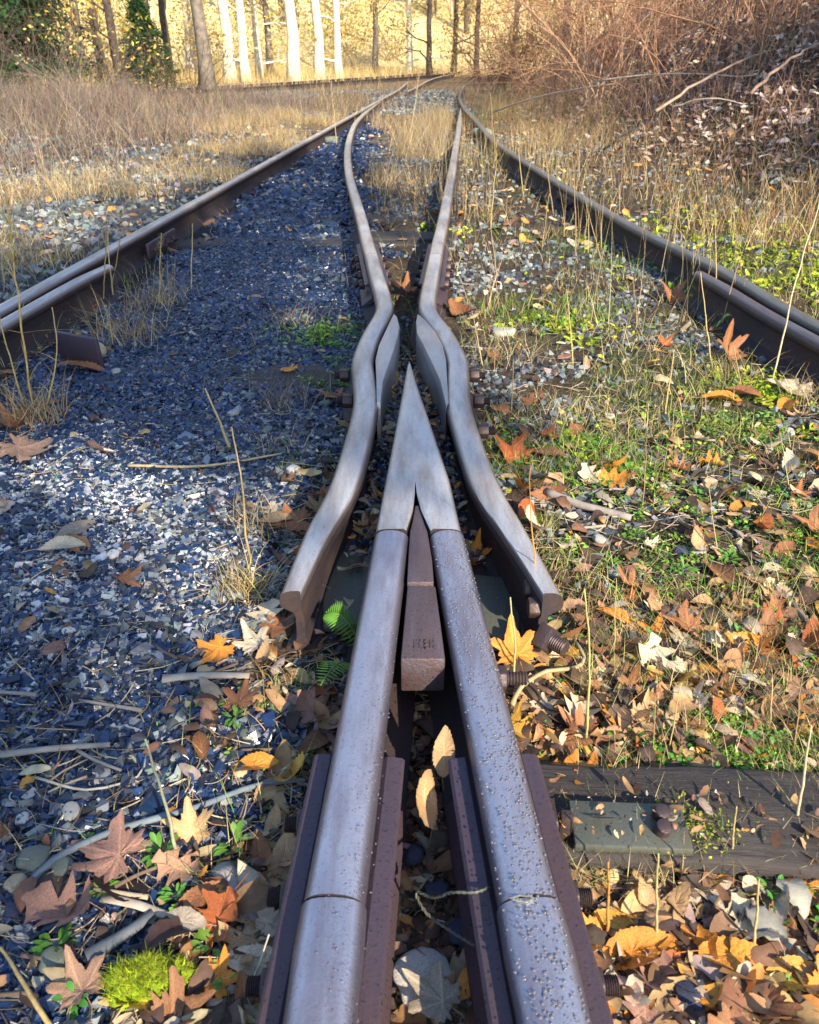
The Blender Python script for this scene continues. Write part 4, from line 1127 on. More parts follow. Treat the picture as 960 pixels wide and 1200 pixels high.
def tube(name, P, r, mat, parent=None, sides=7, colour=None, flat=1.0, lumps=0):
    P = np.array(P, float); n = len(P); T = np.gradient(P, axis=0); T /= np.linalg.norm(T, axis=1)[:, None]
    up = np.where(np.abs(T[:, 2:3]) > .9, np.array([[1.0, 0, 0]]), np.array([[0, 0, 1.0]]))
    A = np.cross(T, up); A /= np.linalg.norm(A, axis=1)[:, None]; B = np.cross(A, T)
    r = np.asarray(r, float)*np.ones(n); ph = np.arange(sides)/sides*2*np.pi
    rr = r[:, None]*(1+lumps*rng.normal(0, 1, (n, sides)))
    V = P[:, None]+A[:, None]*(rr*np.cos(ph))[..., None]+B[:, None]*(rr*np.sin(ph)*flat)[..., None]
    ids = np.arange(n*sides).reshape(n, sides); nx = np.roll(ids, -1, 1)
    q = np.stack([ids[:-1], nx[:-1], nx[1:], ids[1:]], -1).reshape(-1, 4)
    o = mesh(name, V, q, ngons=[list(ids[0][::-1]), list(ids[-1])], mat=mat, parent=parent)
    if colour is not None: o.color = (*colour, 1)
    return o
def stick(pts, r, colour, lab, cat='stick', name='stick', flat=1.0, lift=.012, lumps=.06, zs=None):
    W = [at(*p) for p in pts]; L = spline(W, .02); x0, y0 = L[0]
    z = height(L[:, 0], L[:, 1])+lift
    z = np.convolve(np.pad(z, 6, mode='edge'), np.ones(13)/13, 'valid')
    if zs is not None: z = z+np.interp(np.linspace(0, 1, len(z)), np.linspace(0, 1, len(zs)), zs)
    k = np.linspace(1, .7, len(L))
    o = tube(name, np.stack([L[:, 0]-x0, L[:, 1]-y0, z-z[0]], 1), r*k, M['twig'], None, 8, colour, flat, lumps)
    o.location = (x0, y0, z[0]); tag(o, lab, cat, 'fallen sticks'); return o
stick([(18, 1050), (60, 1005), (130, 970), (230, 940), (300, 915), (372, 906)], .0055, (.15, .19, .23), 'long bent blue grey stick from the left edge to the joint bar')
stick([(100, 1118), (140, 1095), (178, 1066)], .011, (.13, .15, .17), 'broken blue grey branch piece above the moss cushion', flat=.6)
stick([(190, 792), (240, 788), (292, 789)], .0095, (.40, .36, .31), 'weathered pale stick lying under the orange and cream leaves', flat=.6)
stick([(118, 1047), (160, 1056), (218, 1078)], .007, (.42, .36, .30), 'flat pale bark strip between the leaves left of the joint', flat=.3)
stick([(600, 832), (610, 812), (640, 793), (672, 790), (684, 778), (672, 757)], .0045, (.36, .31, .18), 'curved pale stem at the bolt of the right wing rail', lift=.03)
stick([(915, 690), (935, 715), (962, 745)], .006, (.20, .19, .19), 'forked grey twig at the right edge')
stick([(0, 880), (60, 873), (128, 868)], .006, (.30, .28, .26), 'pale straight stick on the slate at the left edge')
stick([(640, 575), (680, 590), (740, 605)], .012, (.30, .27, .25), 'thick grey stick on the litter right of the wing rail')
stick([(260, 1010), (280, 1050), (300, 1085)], .016, (.32, .30, .28), 'weathered grey wood piece beside the left joint bar', flat=.5)
stick([(150, 545), (240, 545), (330, 530)], .004, (.50, .40, .22), 'long straw stem across the gravel patch painted pale as sunlit', 'straw', 'straw_stem')
stick([(40, 905), (100, 920), (160, 905), (170, 880)], .0022, (.42, .40, .33), 'looped thin pale root on the slate', 'root', 'root')
stick([(750, 830), (820, 820), (900, 828)], .004, (.28, .22, .15), 'thin brown twig behind the clover patch')
its = []
for _ in range(34):
    px, py = random.choice([(random.uniform(560, 950), random.uniform(480, 1190)), (random.uniform(10, 330), random.uniform(760, 1190))]); x, y = at(px, py)
    if near_rail(np.array([x]), np.array([y]))[0] > 0: continue
    a = random.uniform(-.7, .7)+(math.pi if random.random() < .5 else 0); L = random.uniform(30, 85)
    c, cn = random.choice([((.36, .30, .22), 'pale'), ((.15, .11, .085), 'dark brown'), ((.25, .23, .22), 'grey')])
    if near_rail(*[np.array([v]) for v in at(px+L*math.cos(a), py+L*math.sin(a)*.7)])[0] > 0: continue
    o = stick([(px, py), (px+L*.5*math.cos(a)+random.uniform(-6, 6), py+L*.35*math.sin(a)), (px+L*math.cos(a), py+L*.7*math.sin(a))], random.uniform(.0016, .0038), c, 'x')
    its.append((o, f'thin {cn}', 'twig'))
name_all(its, 'stick', 'fallen sticks')
# the wire round the right joint bar
def wire():
    r = empty('twisted_wire', (*at(540, 1045, .08), .08)); tag(r, 'twisted grey wire looped over the inner joint bar of the right heel rail', 'wire')
    pts = [(574, 1040, .118), (556, 1046, .122), (530, 1046, .112), (508, 1052, .075), (488, 1046, .06), (500, 1070, .05), (530, 1092, .045), (556, 1108, .05)]
    L = []
    for px, py, z in pts: x, y = at(px, py, z); L.append((x-r.location.x, y-r.location.y, z-.08))
    P = spline(L, .004); s = np.cumsum(np.r_[0, np.linalg.norm(np.diff(P, axis=0), axis=1)])
    for ph in (0, np.pi):
        Q = P+np.stack([np.cos(s*420+ph), np.zeros(len(s)), np.sin(s*420+ph)], 1)*.0016
        tube('strand', Q, .0014, M['plate'], r, 6)
wire()

def stalk(base, tip, r, colour, lab, bowx=0, head=False, lean_y=0.0, leaves=0):
    """a dead stem from a foot on the ground to a height read from the photo (upright, so tip pixel gives the height)"""
    x, y = at(*base); z0 = float(height(np.array([x]), np.array([y]))[0])
    # height at which a point above (x, y+lean) shows at the tip pixel
    Y2 = y+lean_y; lo, hi = .02, 2.5
    for _ in range(40):
        m = (lo+hi)/2
        if project(x, Y2, m)[1] > tip[1]: lo = m
        else: hi = m
    d = Y2*math.cos(PITCH)-(lo-CAMZ)*math.sin(PITCH); X2 = (tip[0]-480)/960*d
    t = np.linspace(0, 1, 14); nz = np.cumsum(rng.normal(0, .004, 14))*(lo)
    P = np.stack([(X2-x)*t+bowx*np.sin(t*np.pi)+nz, (Y2-y)*t, (lo-z0)*t], 1)
    root = empty('dry_stalk', (x, y, z0)); tag(root, lab, 'stalk', 'dead stalks and stems')
    tube('stem', P, r*np.linspace(1, .45, 14), M['stalk'], root, 6, colour, 1, .05)
    if head:
        n = 46; tt = rng.uniform(.66, 1, n); i = (tt*13).astype(int); q = P[i]
        bl = blades('seed_head', q[:, 0], q[:, 1], rng.uniform(.012, .045, n)*(lo/.4), .002*np.ones(n)*(lo/.3), pal([colour], n, .15), M['grass'], .4, 2, z=q[:, 2], kind=None, parent=root)
    if leaves:
        n = leaves; tt = rng.uniform(.05, .6, n); q = P[(tt*13).astype(int)]
        blades('leaf_blade', q[:, 0], q[:, 1], rng.uniform(.06, .2, n)*min(1, lo*2), .0035*np.ones(n), pal([colour], n, .15), M['grass'], .9, 5, z=q[:, 2], kind=None, parent=root, droop=.55)
    return root
ST = [((40, 478), (5, 215), .0035, (.56, .40, .15), 'tall golden grass stalk leaning beside the left guard rail', 0, True, 0, 5),
      ((28, 475), (-4, 360), .0030, (.52, .38, .16), 'short golden stalk at the very left edge', 0, False, 0, 4),
      ((50, 482), (62, 360), .0030, (.50, .38, .18), 'golden stalk with drooping blades in front of the left guard rail', .02, False, 0, 5),
      ((295, 655), (278, 500), .0030, (.36, .28, .15), 'thin brown upright stalk left of the wing rail', 0, False, 0, 0),
      ((270, 522), (240, 455), .0045, (.52, .40, .20), 'thick short broken straw stem over the gravel patch', 0, False, 0, 0),
      ((905, 440), (962, 228), .0032, (.56, .48, .30), 'long pale stem leaning past the right guard rail', 0, False, .2, 0),
      ((632, 725), (626, 545), .0020, (.56, .27, .06), 'thin orange stem standing beside the right wing rail', 0, False, 0, 0),
      ((686, 868), (686, 690), .0024, (.40, .38, .14), 'upright greenish stem between the orange leaves', .004, False, 0, 0),
      ((600, 800), (598, 700), .0024, (.42, .38, .18), 'bent greenish stem in the slot by the right wing rail', .006, False, 0, 0),
      ((207, 992), (170, 866), .0030, (.30, .32, .22), 'green grey weed stem behind the mauve maple leaf', 0, False, 0, 0),
      ((772, 1098), (768, 1000), .0022, (.38, .34, .16), 'thin greenish stem in front of the wooden tie', 0, False, 0, 0),
      ((715, 1090), (713, 1010), .0026, (.46, .22, .06), 'rusty stem right of the joint bar, withered leaves at its top', 0, True, 0, 0),
      ((858, 1010), (862, 945), .0022, (.36, .28, .14), 'short brown stem standing on the wooden tie', 0, False, 0, 0),
      ((935, 968), (952, 850), .0026, (.50, .42, .28), 'pale slanted stem at the right end of the wooden tie', 0, False, 0, 0),
      ((885, 1105), (888, 1030), .0022, (.40, .36, .18), 'small greenish stem beside the ribbed beech leaf', 0, False, 0, 0),
      ((60, 1200), (0, 1110), .0035, (.42, .33, .16), 'yellowish stem at the bottom left corner', 0, False, 0, 0),
      ((290, 1160), (318, 1095), .0018, (.50, .46, .38), 'pale thread like stem right of the moss cushion', 0, False, 0, 0),
      ((600, 480), (602, 420), .0022, (.30, .22, .14), 'thin dark stem beside the right wing bulge', 0, False, 0, 0),
      ((570, 620), (560, 560), .0018, (.3, .3, .12), 'tiny stem between nose and right wing rail', 0, False, 0, 0),
      ((480, 165), (492, 75), .006, (.50, .40, .26), 'tall pale weed beyond the switch points', 0, True, 0, 0),
      ((395, 170), (388, 95), .005, (.46, .36, .22), 'pale weed behind the far left stock rail', 0, True, 0, 0)]
for s in ST: stalk(s[0], s[1], s[2], s[3], s[4], s[5], s[6], s[7], s[8])
its = []
for i in range(30):
    px, py = random.choice([(random.uniform(560, 760), random.uniform(190, 430)), (random.uniform(90, 230), random.uniform(330, 400)), (random.uniform(560, 930), random.uniform(200, 520)), (random.uniform(640, 950), random.uniform(560, 900))])
    x, y = at(px, py)
    if near_rail(np.array([x]), np.array([y]))[0] > 0: continue
    c, cn = random.choice([((.52, .42, .22), 'straw'), ((.34, .24, .13), 'brown'), ((.46, .36, .16), 'golden')])
    hgt = random.uniform(40, 110); lw = .0022*(1+.15*y) if y > 2 else .0013
    its.append((stalk((px, py), (px+random.uniform(-14, 14), py-hgt), lw, c, 'x', 0, py < 420 and random.random() < .5), f'thin {cn}', 'stalk'))
name_all(its, 'stalk', 'dead stalks and stems')

# grass tufts one can tell apart
def tuft(px, py, r, n, h, colours, lab, wd=.0026, lean=.5):
    x0, y0 = at(px, py); root = empty('grass_tuft', (x0, y0, 0)); tag(root, lab, 'grass tuft', 'separate grass tufts')
    x = np.clip(rng.normal(0, .8, n), -1.3, 1.3)*r; y = np.clip(rng.normal(0, .8, n), -1.3, 1.3)*r
    o = blades('grass_blades', x, y, rng.uniform(.35, 1, n)*h, wd*rng.uniform(.7, 1.3, n), pal(colours, n, .18), M['grass'], lean, 5, z=height(x+x0, y+y0), kind=None, parent=root, bend=.8, droop=.15)
    bpy.data.objects.remove(root); o.parent = None; o.name = 'grass_tuft'; o.location = (x0, y0, 0); tag(o, lab, 'grass tuft', 'separate grass tufts')
TU = [(40, 488, .06, 170, .22, STRAW+[(.5, .25, .08)], 'big straw tuft beside the left guard rail at the left edge'),
      (150, 392, .09, 160, .26, STRAW, 'pale tuft in front of the left guard rail end'), (185, 355, .09, 130, .30, STRAW, 'pale upright tuft behind the guard rail end'),
      (288, 690, .035, 150, .13, STRAW+[(.46, .44, .16)], 'curly straw tuft left of the wing rail middle'), (305, 610, .05, 80, .12, STRAW, 'thin straw tuft above the curly one'),
      (335, 470, .06, 110, .17, DULL+STRAW[:1], 'brown tuft left of the wing rail bulge'), (345, 375, .10, 90, .14, STRAW, 'small pale tuft on the slate near the closure rail'),
      (380, 392, .06, 120, .09, GRN, 'green tuft left of the bent left wing rail'), (330, 520, .05, 70, .10, STRAW+GRN[3:], 'yellowish tuft left of the wing rail'),
      (655, 470, .12, 120, .12, STRAW+GRN[3:], 'pale green tuft in the right bed below the moss'), (730, 490, .1, 90, .11, STRAW+GRN[3:], 'yellow green tuft in the middle of the right bed'),
      (600, 420, .08, 110, .20, STRAW+DULL, 'dry tuft right of the right wing bulge'), (860, 440, .08, 80, .16, STRAW, 'straw tuft at the foot of the right guard rail'),
      (575, 250, .12, 110, .3, STRAW, 'straw tuft right of the far closure rail joint'), (700, 770, .04, 70, .06, STRAW+GRN[:2], 'small mixed tuft by the big bright orange leaf'),
      (425, 628, .012, 160, .03, [(.30, .42, .04), (.22, .36, .04)], 'small bright moss tuft between left wing and nose', .0016),
      (640, 610, .02, 90, .05, [(.40, .45, .06), (.30, .36, .05)], 'yellow green tuft right of the right wing end', .002),
      (335, 800, .03, 90, .06, STRAW+GRN[:2], 'thin tuft behind the left joint bar'), (945, 470, .05, 80, .16, STRAW, 'straw tuft at the right edge under the guard rail'),
      (560, 195, .2, 120, .4, STRAW+GRN[:1], 'tall tuft between the far right rails'), (578, 140, .25, 160, .45, GRN+STRAW, 'green tinged tuft beyond the right switch point')]
for t_ in TU: tuft(*t_)

# little green weeds: one mesh of paddle leaves each
def weed_mesh(v):
    lr = np.random.default_rng(100+v); V = []; Q = []
    for k in range(12+2*v):
        a = lr.uniform(0, 6.28); L = lr.uniform(.3, .62); el = lr.uniform(.15, 1.0); w = lr.uniform(.13, .2)
        st = np.array([math.cos(a)*lr.uniform(.0, .25), math.sin(a)*lr.uniform(.0, .25), lr.uniform(.02, .3)])
        d = np.array([math.cos(a)*math.cos(el), math.sin(a)*math.cos(el), math.sin(el)]); sd_ = np.array([-math.sin(a), math.cos(a), 0]); b = len(V)
        for i, t in enumerate(np.linspace(0, 1, 6)):
            c = st+d*L*t+np.array([0, 0, -.25*L*t*t]); hw = w*[.12, .45, .85, 1, .8, .12][i]*.5
            for s_ in (-1, 0, 1): V.append(c+sd_*s_*hw+np.array([0, 0, .25*abs(s_)*hw]))
        for i in range(5):
            for j in range(2): Q.append((b+i*3+j, b+(i+1)*3+j, b+(i+1)*3+j+1, b+i*3+j+1))
    o = mesh('green_weed', V, Q, mat=M['green']); me = o.data; bpy.data.objects.remove(o); return me
WM = [weed_mesh(v) for v in range(4)]
def weed(px, py, s, lab=None):
    x, y = at(px, py); o = bpy.data.objects.new('green_weed', random.choice(WM)); COL.objects.link(o)
    o.location = (x, y, float(height(np.array([x]), np.array([y]))[0])+.004); o.scale = (s, s, s*random.uniform(.7, 1.1)); o.rotation_euler = (0, 0, random.uniform(0, 6))
    g = random.uniform(.8, 1.25); o.color = (.11*g*random.uniform(.8, 1.5), .33*g, .05*g, 1)
    if lab: tag(o, lab, 'weed', 'small green weeds')
    return o
for a in [(187, 992, .05, 'leafy green weed in the middle of the large mauve leaf'), (272, 985, .055, 'bushy green weed right of the tan maple leaf'), (205, 1042, .035, 'small green weed beside the auburn oval leaf'),
          (64, 1100, .045, 'green weed at the left edge above the corner stem'), (246, 1102, .045, 'green weed touching the top of the moss cushion'), (345, 980, .022, 'tiny round leaved weed against the left joint bar'),
          (290, 1112, .03, 'little weed right of the moss cushion'), (275, 835, .04, 'green weed at the edge of the slate below the pale stick'), (360, 880, .03, 'small weed beside the end of the bent stick'),
          (560, 1170, .03, 'green weed at the bottom beside the right joint bar'), (100, 975, .02, 'tiny weed in the slate above the mauve leaf')]: weed(*a)
its = []
for cx, cy, sx, sy, n in ((860, 880, 60, 25, 26), (920, 905, 40, 20, 12), (935, 1050, 25, 15, 8), (895, 510, 55, 45, 12), (780, 650, 90, 40, 10), (700, 525, 50, 25, 7), (660, 745, 25, 15, 5), (735, 760, 40, 20, 5), (395, 400, 15, 20, 4), (930, 740, 30, 30, 6), (210, 1100, 60, 40, 5), (930, 1150, 20, 20, 3)):
    for _ in range(n):
        px, py = random.gauss(cx, sx), random.gauss(cy, sy); x, y = at(px, py)
        if near_rail(np.array([x]), np.array([y]))[0] > 0 or px > 990: continue
        its.append((weed(px, py, random.uniform(.024, .045)*(1+.25*max(0, y-1))), 'low green', 'weed'))
name_all(its, 'weed', 'small green weeds')
# ferns
def fern(px, py, tipx, tipy, size, lab, z=.03):
    x, y = at(px, py, z); x2, y2 = at(tipx, tipy, z+.05); root = empty('fern', (x, y, z)); tag(root, lab, 'fern', 'small ferns')
    d = np.array([x2-x, y2-y, .05]); L = np.linalg.norm(d); d /= L; s = np.cross(d, [0, 0, 1]); s /= np.linalg.norm(s)
    V = []; Q = []; T = []
    for i in range(17):
        t = .08+.9*i/16; c = d*L*t+np.array([0, 0, .03*math.sin(t*3)]); ln = size*(math.sin(math.pi*min(1, t*.85+.12))**.8)*.36
        for sd_ in (-1, 1):
            b = len(V); a = c; e = c+s*sd_*ln+d*ln*.35+np.array([0, 0, -.12*ln]); w = d*L*.024
            V += [a-w*.5, a+w*.5, (a+e)/2+w, (a+e)/2-w, e]
            Q.append((b, b+1, b+2, b+3)); T.append((b+3, b+2, b+4))
    o = mesh('frond', V, Q, T, mat=M['green'], parent=root); o.color = (.13, .33, .045, 1)
    o2 = tube('frond_stem', [d*L*t+np.array([0, 0, .03*math.sin(t*3)]) for t in np.linspace(0, 1, 9)], .0012, M['green'], root, 5, (.2, .3, .08))
    return root
fern(424, 756, 382, 722, .115, 'small green fern frond leaning over the left base plate'); fern(418, 782, 376, 806, .085, 'second fern frond lying below the first by the left heel rail')
fern(838, 385, 858, 372, .10, 'tiny green fern at the end of the right guard rail')
# moss cushion
def cushion():
    x0, y0 = at(172, 1150); r = empty('moss_cushion', (x0, y0, 0)); tag(r, 'rounded bright yellow green moss cushion in the leaf litter', 'moss')
    n = 40; th = np.linspace(0, 2*np.pi, n, endpoint=False); V = [(0, 0, .043)]; Q = []; T = []
    rr = np.linspace(0, 1, 9)[1:]
    for k in rr:
        for a in th:
            R_ = (1+.22*math.sin(a*2+1)+.12*math.sin(a*5))
            x, y = .046*k*math.cos(a)*R_, .030*k*math.sin(a)*R_
            V.append((x, y, (.040*math.sqrt(max(0, 1-k**2.2)))+.022*(fbm(np.array([x*60]), np.array([y*60]), 5)[0]-.5)))
    T = [(0, 1+k, 1+(k+1) % n) for k in range(n)]
    for i in range(7):
        for k in range(n): Q.append((1+i*n+k, 1+i*n+n+k, 1+i*n+n+(k+1) % n, 1+i*n+(k+1) % n))
    V = np.array(V); z0 = float(height(np.array([x0]), np.array([y0]))[0]); V[:, 2] += z0
    mesh('cushion', V, Q, T, mat=M['moss'], parent=r, col=np.tile([[.24, .36, .02]], (len(V), 1)))
    i = rng.integers(0, len(V), 5200); P = V[i]+rng.normal(0, .0022, (5200, 3))*np.array([1, 1, .3])
    blades('moss_fronds', P[:, 0], P[:, 1], rng.uniform(.004, .012, len(P)), .0013+0*P[:, 0], pal([(.34, .46, .025), (.46, .56, .04), (.22, .34, .02), (.30, .30, .06)], len(P), .25), M['moss'], .8, 2, z=P[:, 2]+.003, kind=None, parent=r)
cushion()

# ------------------------------------------------------------------ shrubs, trees
def tubes_mesh(segs, sides=4):
    S = np.array(segs, float); n = len(S); P0, P1, r0, r1 = S[:, :3], S[:, 3:6], S[:, 6], S[:, 7]
    T = P1-P0; T /= np.maximum(np.linalg.norm(T, axis=1), 1e-6)[:, None]
    up = np.where(np.abs(T[:, 2:3]) > .9, np.array([[1.0, 0, 0]]), np.array([[0, 0, 1.0]]))
    A = np.cross(T, up); A /= np.linalg.norm(A, axis=1)[:, None]; B = np.cross(A, T); ph = np.arange(sides)/sides*2*np.pi
    ring = A[:, None]*np.cos(ph)[None, :, None]+B[:, None]*np.sin(ph)[None, :, None]
    V = np.stack([P0[:, None]+ring*r0[:, None, None], P1[:, None]+ring*r1[:, None, None]], 1)
    q = np.array([(k, (k+1) % sides, sides+(k+1) % sides, sides+k) for k in range(sides)])
    return V.reshape(-1, 3), (q[None]+2*sides*np.arange(n)[:, None, None]).reshape(-1, 4)
def grow(lr, p, d, L, r, depth, segs, tips, spread=.6, wob=.22, kids=(2, 4), grav=0.0, shrink=.62):
    n = 4 if depth > 0 else 3; q = np.array(p, float); d = np.array(d, float)
    for i in range(n):
        d2 = d+lr.normal(0, wob, 3)+np.array([0, 0, -grav*(i+1)/n]); d2 /= np.linalg.norm(d2); e = q+d2*L/n
        a, b = r*(1-.55*i/n), r*(1-.55*(i+1)/n); segs.append((*q, *e, a, b)); 
        if depth > 0 and i > 0:
            for _ in range(int(lr.integers(*kids))):
                dd = d2+lr.normal(0, spread, 3); dd /= np.linalg.norm(dd)
                grow(lr, e, dd, L*shrink*lr.uniform(.6, 1.1), b*.6, depth-1, segs, tips, spread, wob, kids, grav, shrink)
        q, d = e, d2
    tips.append(q)
def shrub_proto(v, colour, H, stems, depth=2, spread=.55, grav=.15):
    lr = np.random.default_rng(500+v); segs = []; tips = []
    for _ in range(stems):
        a = lr.uniform(0, 6.28); el = lr.uniform(.5, 1.4)
        grow(lr, (lr.normal(0, .12), lr.normal(0, .12), -.05), (math.cos(a)*math.cos(el), math.sin(a)*math.cos(el), math.sin(el)), H*lr.uniform(.6, 1), (.0045*H), depth, segs, tips, spread, .2, (1, 3), grav)
    V, q = tubes_mesh(segs, 3); o = mesh('bare_shrub', V, q, mat=M['twig']); o.color = (*colour, 1); return o, np.array(tips)
SHR = []
BR = [(.33, .16, .095), (.40, .225, .14), (.27, .145, .11), (.48, .31, .20)]
for v in range(4): SHR.append(shrub_proto(v, BR[v], [1.5, 1.9, 1.3, 1.7][v], [17, 16, 20, 15][v], 2, .55, .05))
def place_copy(o, x, y, rz, s, lab, cat, group, colour=None, first=set()):
    c = o if o.name not in first else o.copy()
    if c is o: first.add(o.name)
    else:
        COL.objects.link(c)
        for ch in o.children:
            d = ch.copy(); COL.objects.link(d); d.parent = c
    c.location = (x, y, float(height(np.array([x]), np.array([y]))[0])-.02); c.rotation_euler = (0, 0, rz); c.scale = (s, s, s)
    tag(c, lab, cat, group)
    if colour is not None: c.color = (*colour, 1)
    return c
SP = [(4.9, 10.4, 'bare shrub behind the nearest one at the right edge of the bank'), (3.1, 10.8, 'bare shrub beside the foot of the bank, above the litter'),
      (4.2, 12.2, 'twiggy bush on the middle of the bank'), (2.9, 13.8, 'mauve brown bush leaning over the right verge'), (5.4, 11.4, 'tall thin bush at the upper right of the bank'),
      (3.6, 15.6, 'dense mauve thicket bush behind the leaning one'), (2.7, 17.4, 'small bush where the bank meets the far grass'), (4.8, 17.0, 'broad brown bush high on the bank'),
      (3.5, 20.0, 'dark bush just right of the bright clearing'), (5.6, 20.5, 'bush at the top of the bank beyond the broad one'), (4.3, 24.0, 'far dark bush at the end of the bank'),
      (6.6, 15.0, 'bush high at the right edge'), (6.2, 24.5, 'far brown bush behind the bank'), (5.0, 28.5, 'rusty far bush at the right of the woods'), (6.8, 31.0, 'pale far bush under the right trees'), (3.4, 8.0+6.9, 'low bush in the middle of the thicket')]
SP += [(2.6, 12.4, 'reddish bush at the foot of the bank left of the others'), (2.9, 15.9, 'mauve bush at the foot of the bank nearer than the small one'), (2.4, 19.0, 'brown bush at the end of the right verge'), (3.2, 22.0, 'mauve bush beside the bright clearing'),
       (2.6, 25.5, 'dark mauve bush at the mouth of the clearing'), (4.0, 10.6, 'loose bush on the bank behind the slanting grey branch'), (5.2, 13.4, 'upright bush high on the bank'), (4.6, 15.2, 'wide mauve bush at mid height of the bank'),
       (5.8, 17.6, 'bush on the skyline of the bank'), (3.9, 18.6, 'bush filling the gap below the skyline one'), (7.2, 19.5, 'outer bush at the top of the bank'), (4.0, 30.0, 'far mauve bush right of the dark far trees')]
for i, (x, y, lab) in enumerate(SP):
    place_copy(SHR[i % 4][0], x, y, random.uniform(0, 6), random.uniform(.95, 1.35)*np.interp(y, [8, 20], [1.0, 1.4]), lab, 'bush', 'bare bushes on the right bank', tuple(np.array(random.choice(BR))*random.uniform(.8, 1.2)*(.28 if 'dark' in lab or 'clearing' in lab else .85)))  # bushes round the clearing coloured much darker to imitate the shaded gap
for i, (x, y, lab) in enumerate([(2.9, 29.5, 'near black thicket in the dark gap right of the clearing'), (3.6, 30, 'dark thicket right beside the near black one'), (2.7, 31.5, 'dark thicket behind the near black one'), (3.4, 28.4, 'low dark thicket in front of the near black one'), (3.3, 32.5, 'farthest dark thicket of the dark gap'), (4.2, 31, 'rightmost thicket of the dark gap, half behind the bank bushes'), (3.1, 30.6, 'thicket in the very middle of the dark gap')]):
    c_ = place_copy(SHR[(i+2) % 4][0], x, y, i*2.1, 1.25, lab, 'bush', 'dark thickets by the clearing', (.06, .036, .034))  # near-black twig colour paints the shade of the recess in the trees
for i, (x, y, lab) in enumerate([(-5.2, 14.2, 'grey twiggy weed bush left of the track, nearest the rail'), (-6.6, 13.2, 'grey twiggy bush in the dead weeds at the left edge'), (-7.8, 16.2, 'tangled grey bush behind the dead weeds'), (-6.2, 17.4, 'grey bush in front of the thick grey trunk'),
        (-9.2, 18.6, 'dark twiggy bush under the conifer'), (-8.0, 20.5, 'dark tangled bush right of the conifer'), (-6.4, 21.0, 'dark brown bush below the round evergreen'), (-10.6, 21.5, 'dark bush at the left edge of the woods'), (-4.6, 19.6, 'small grey bush left of the far track')]):
    place_copy(SHR[i % 4][0], x, y, random.uniform(0, 6), random.uniform(.6, .85)*(1.9 if y > 18 else 1), lab, 'bush', 'grey bushes left of the track', tuple(np.array([(.22, .18, .16), (.13, .095, .08)][int(y > 18)])*random.uniform(.8, 1.2)))
# fallen branches on the bank
def ray(px, py, Y):
    u = (px-480)/960; v = (py-600)/960; t = Y/(math.cos(PITCH)-v*math.sin(PITCH))
    return np.array([u*t, Y, CAMZ-(v*math.cos(PITCH)+math.sin(PITCH))*t])
def fallen(px0, py0, Y0, px1, py1, Y1, r, c, lab):
    a = ray(px0, py0, Y0); b = ray(px1, py1, Y1); t = np.linspace(0, 1, 12)[:, None]
    P = a+(b-a)*t; P[:, 2] += .06*np.sin(t[:, 0]*3.1); P[:, 2] = np.maximum(P[:, 2], height(P[:, 0], P[:, 1])+.03); P[:, :2] += rng.normal(0, .012, (12, 2))
    o = tube('fallen_branch', P-a, r*np.linspace(1, .5, 12), M['twig'], None, 6, c, 1, .05)
    o.location = a; tag(o, lab, 'branch', 'fallen branches on the bank')
fallen(575, 132, 13, 725, 98, 11, .014, (.42, .33, .26), 'long pale branch lying low across the foot of the bank')
fallen(770, 130, 8.6, 900, 60, 10, .016, (.34, .26, .20), 'grey branch slanting up the bank under the bushes')
fallen(700, 95, 11, 885, 92, 9.5, .013, (.45, .37, .30), 'pale branch lying level across the bushes on the bank')
fallen(880, 110, 8.5, 962, 50, 9, .018, (.30, .22, .18), 'brown branch leaning at the right edge of the bank')
fallen(790, 125, 9, 872, 122, 8.6, .011, (.5, .42, .34), 'short pale stick lying on the bank litter')

def crown_mesh(tips, lr, per, size, colours, spread=.35, name='crown', parent=None):
    n = len(tips)*per; P = np.repeat(tips, per, 0)+lr.normal(0, spread, (n, 3)); s = size*lr.uniform(.5, 1.3, n)
    A = lr.normal(0, 1, (n, 3)); A /= np.linalg.norm(A, axis=1)[:, None]; B = np.cross(A, lr.normal(0, 1, (n, 3))); B /= np.linalg.norm(B, axis=1)[:, None]
    V = np.stack([P-A*s[:, None], P+B*s[:, None]*.45, P+A*s[:, None], P-B*s[:, None]*.45], 1)
    q = np.arange(n*4).reshape(n, 4); return mesh(name, V.reshape(-1, 3), q, mat=M['crown'], parent=parent, col=np.repeat(pal(colours, n, .2), 4, 0))
def tree_proto(v, H, r, bark, leafc, first_branch=.25, per=8, lsize=.06, nb=16, lean=.04):
    lr = np.random.default_rng(900+v); root = empty('tree'); t = np.linspace(0, 1, 16)
    P = np.stack([np.cumsum(lr.normal(0, lean, 16)), np.cumsum(lr.normal(0, lean, 16)), t*H-.1], 1); rad = r*(1-.75*t)*(1+.5*np.exp(-t*22))
    tube('trunk', P, rad, M['bark'], root, 12, bark, 1, .03)
    segs = []; tips = []
    for k in range(nb):
        h = lr.uniform(first_branch, 1)**.9; i = min(int(h*15), 14); a = lr.uniform(0, 6.28)
        grow(lr, P[i], (math.cos(a), math.sin(a), lr.uniform(.1, .9)), H*lr.uniform(.1, .24), rad[i]*.32, 2, segs, tips, .5, .2, (1, 3), .05)
    V, q = tubes_mesh(segs, 4); o = mesh('limbs', V, q, mat=M['bark'], parent=root); o.color = (*bark, 1)
    if leafc: crown_mesh(np.array(tips), lr, per, lsize, leafc, .28, 'crown', root)
    return root
GOLD = [(.82, .60, .17), (.74, .46, .11), (.86, .74, .36), (.58, .44, .10)]
PALE = (.80, .74, .60); GREY = (.20, .175, .15); DARK = (.085, .07, .06)
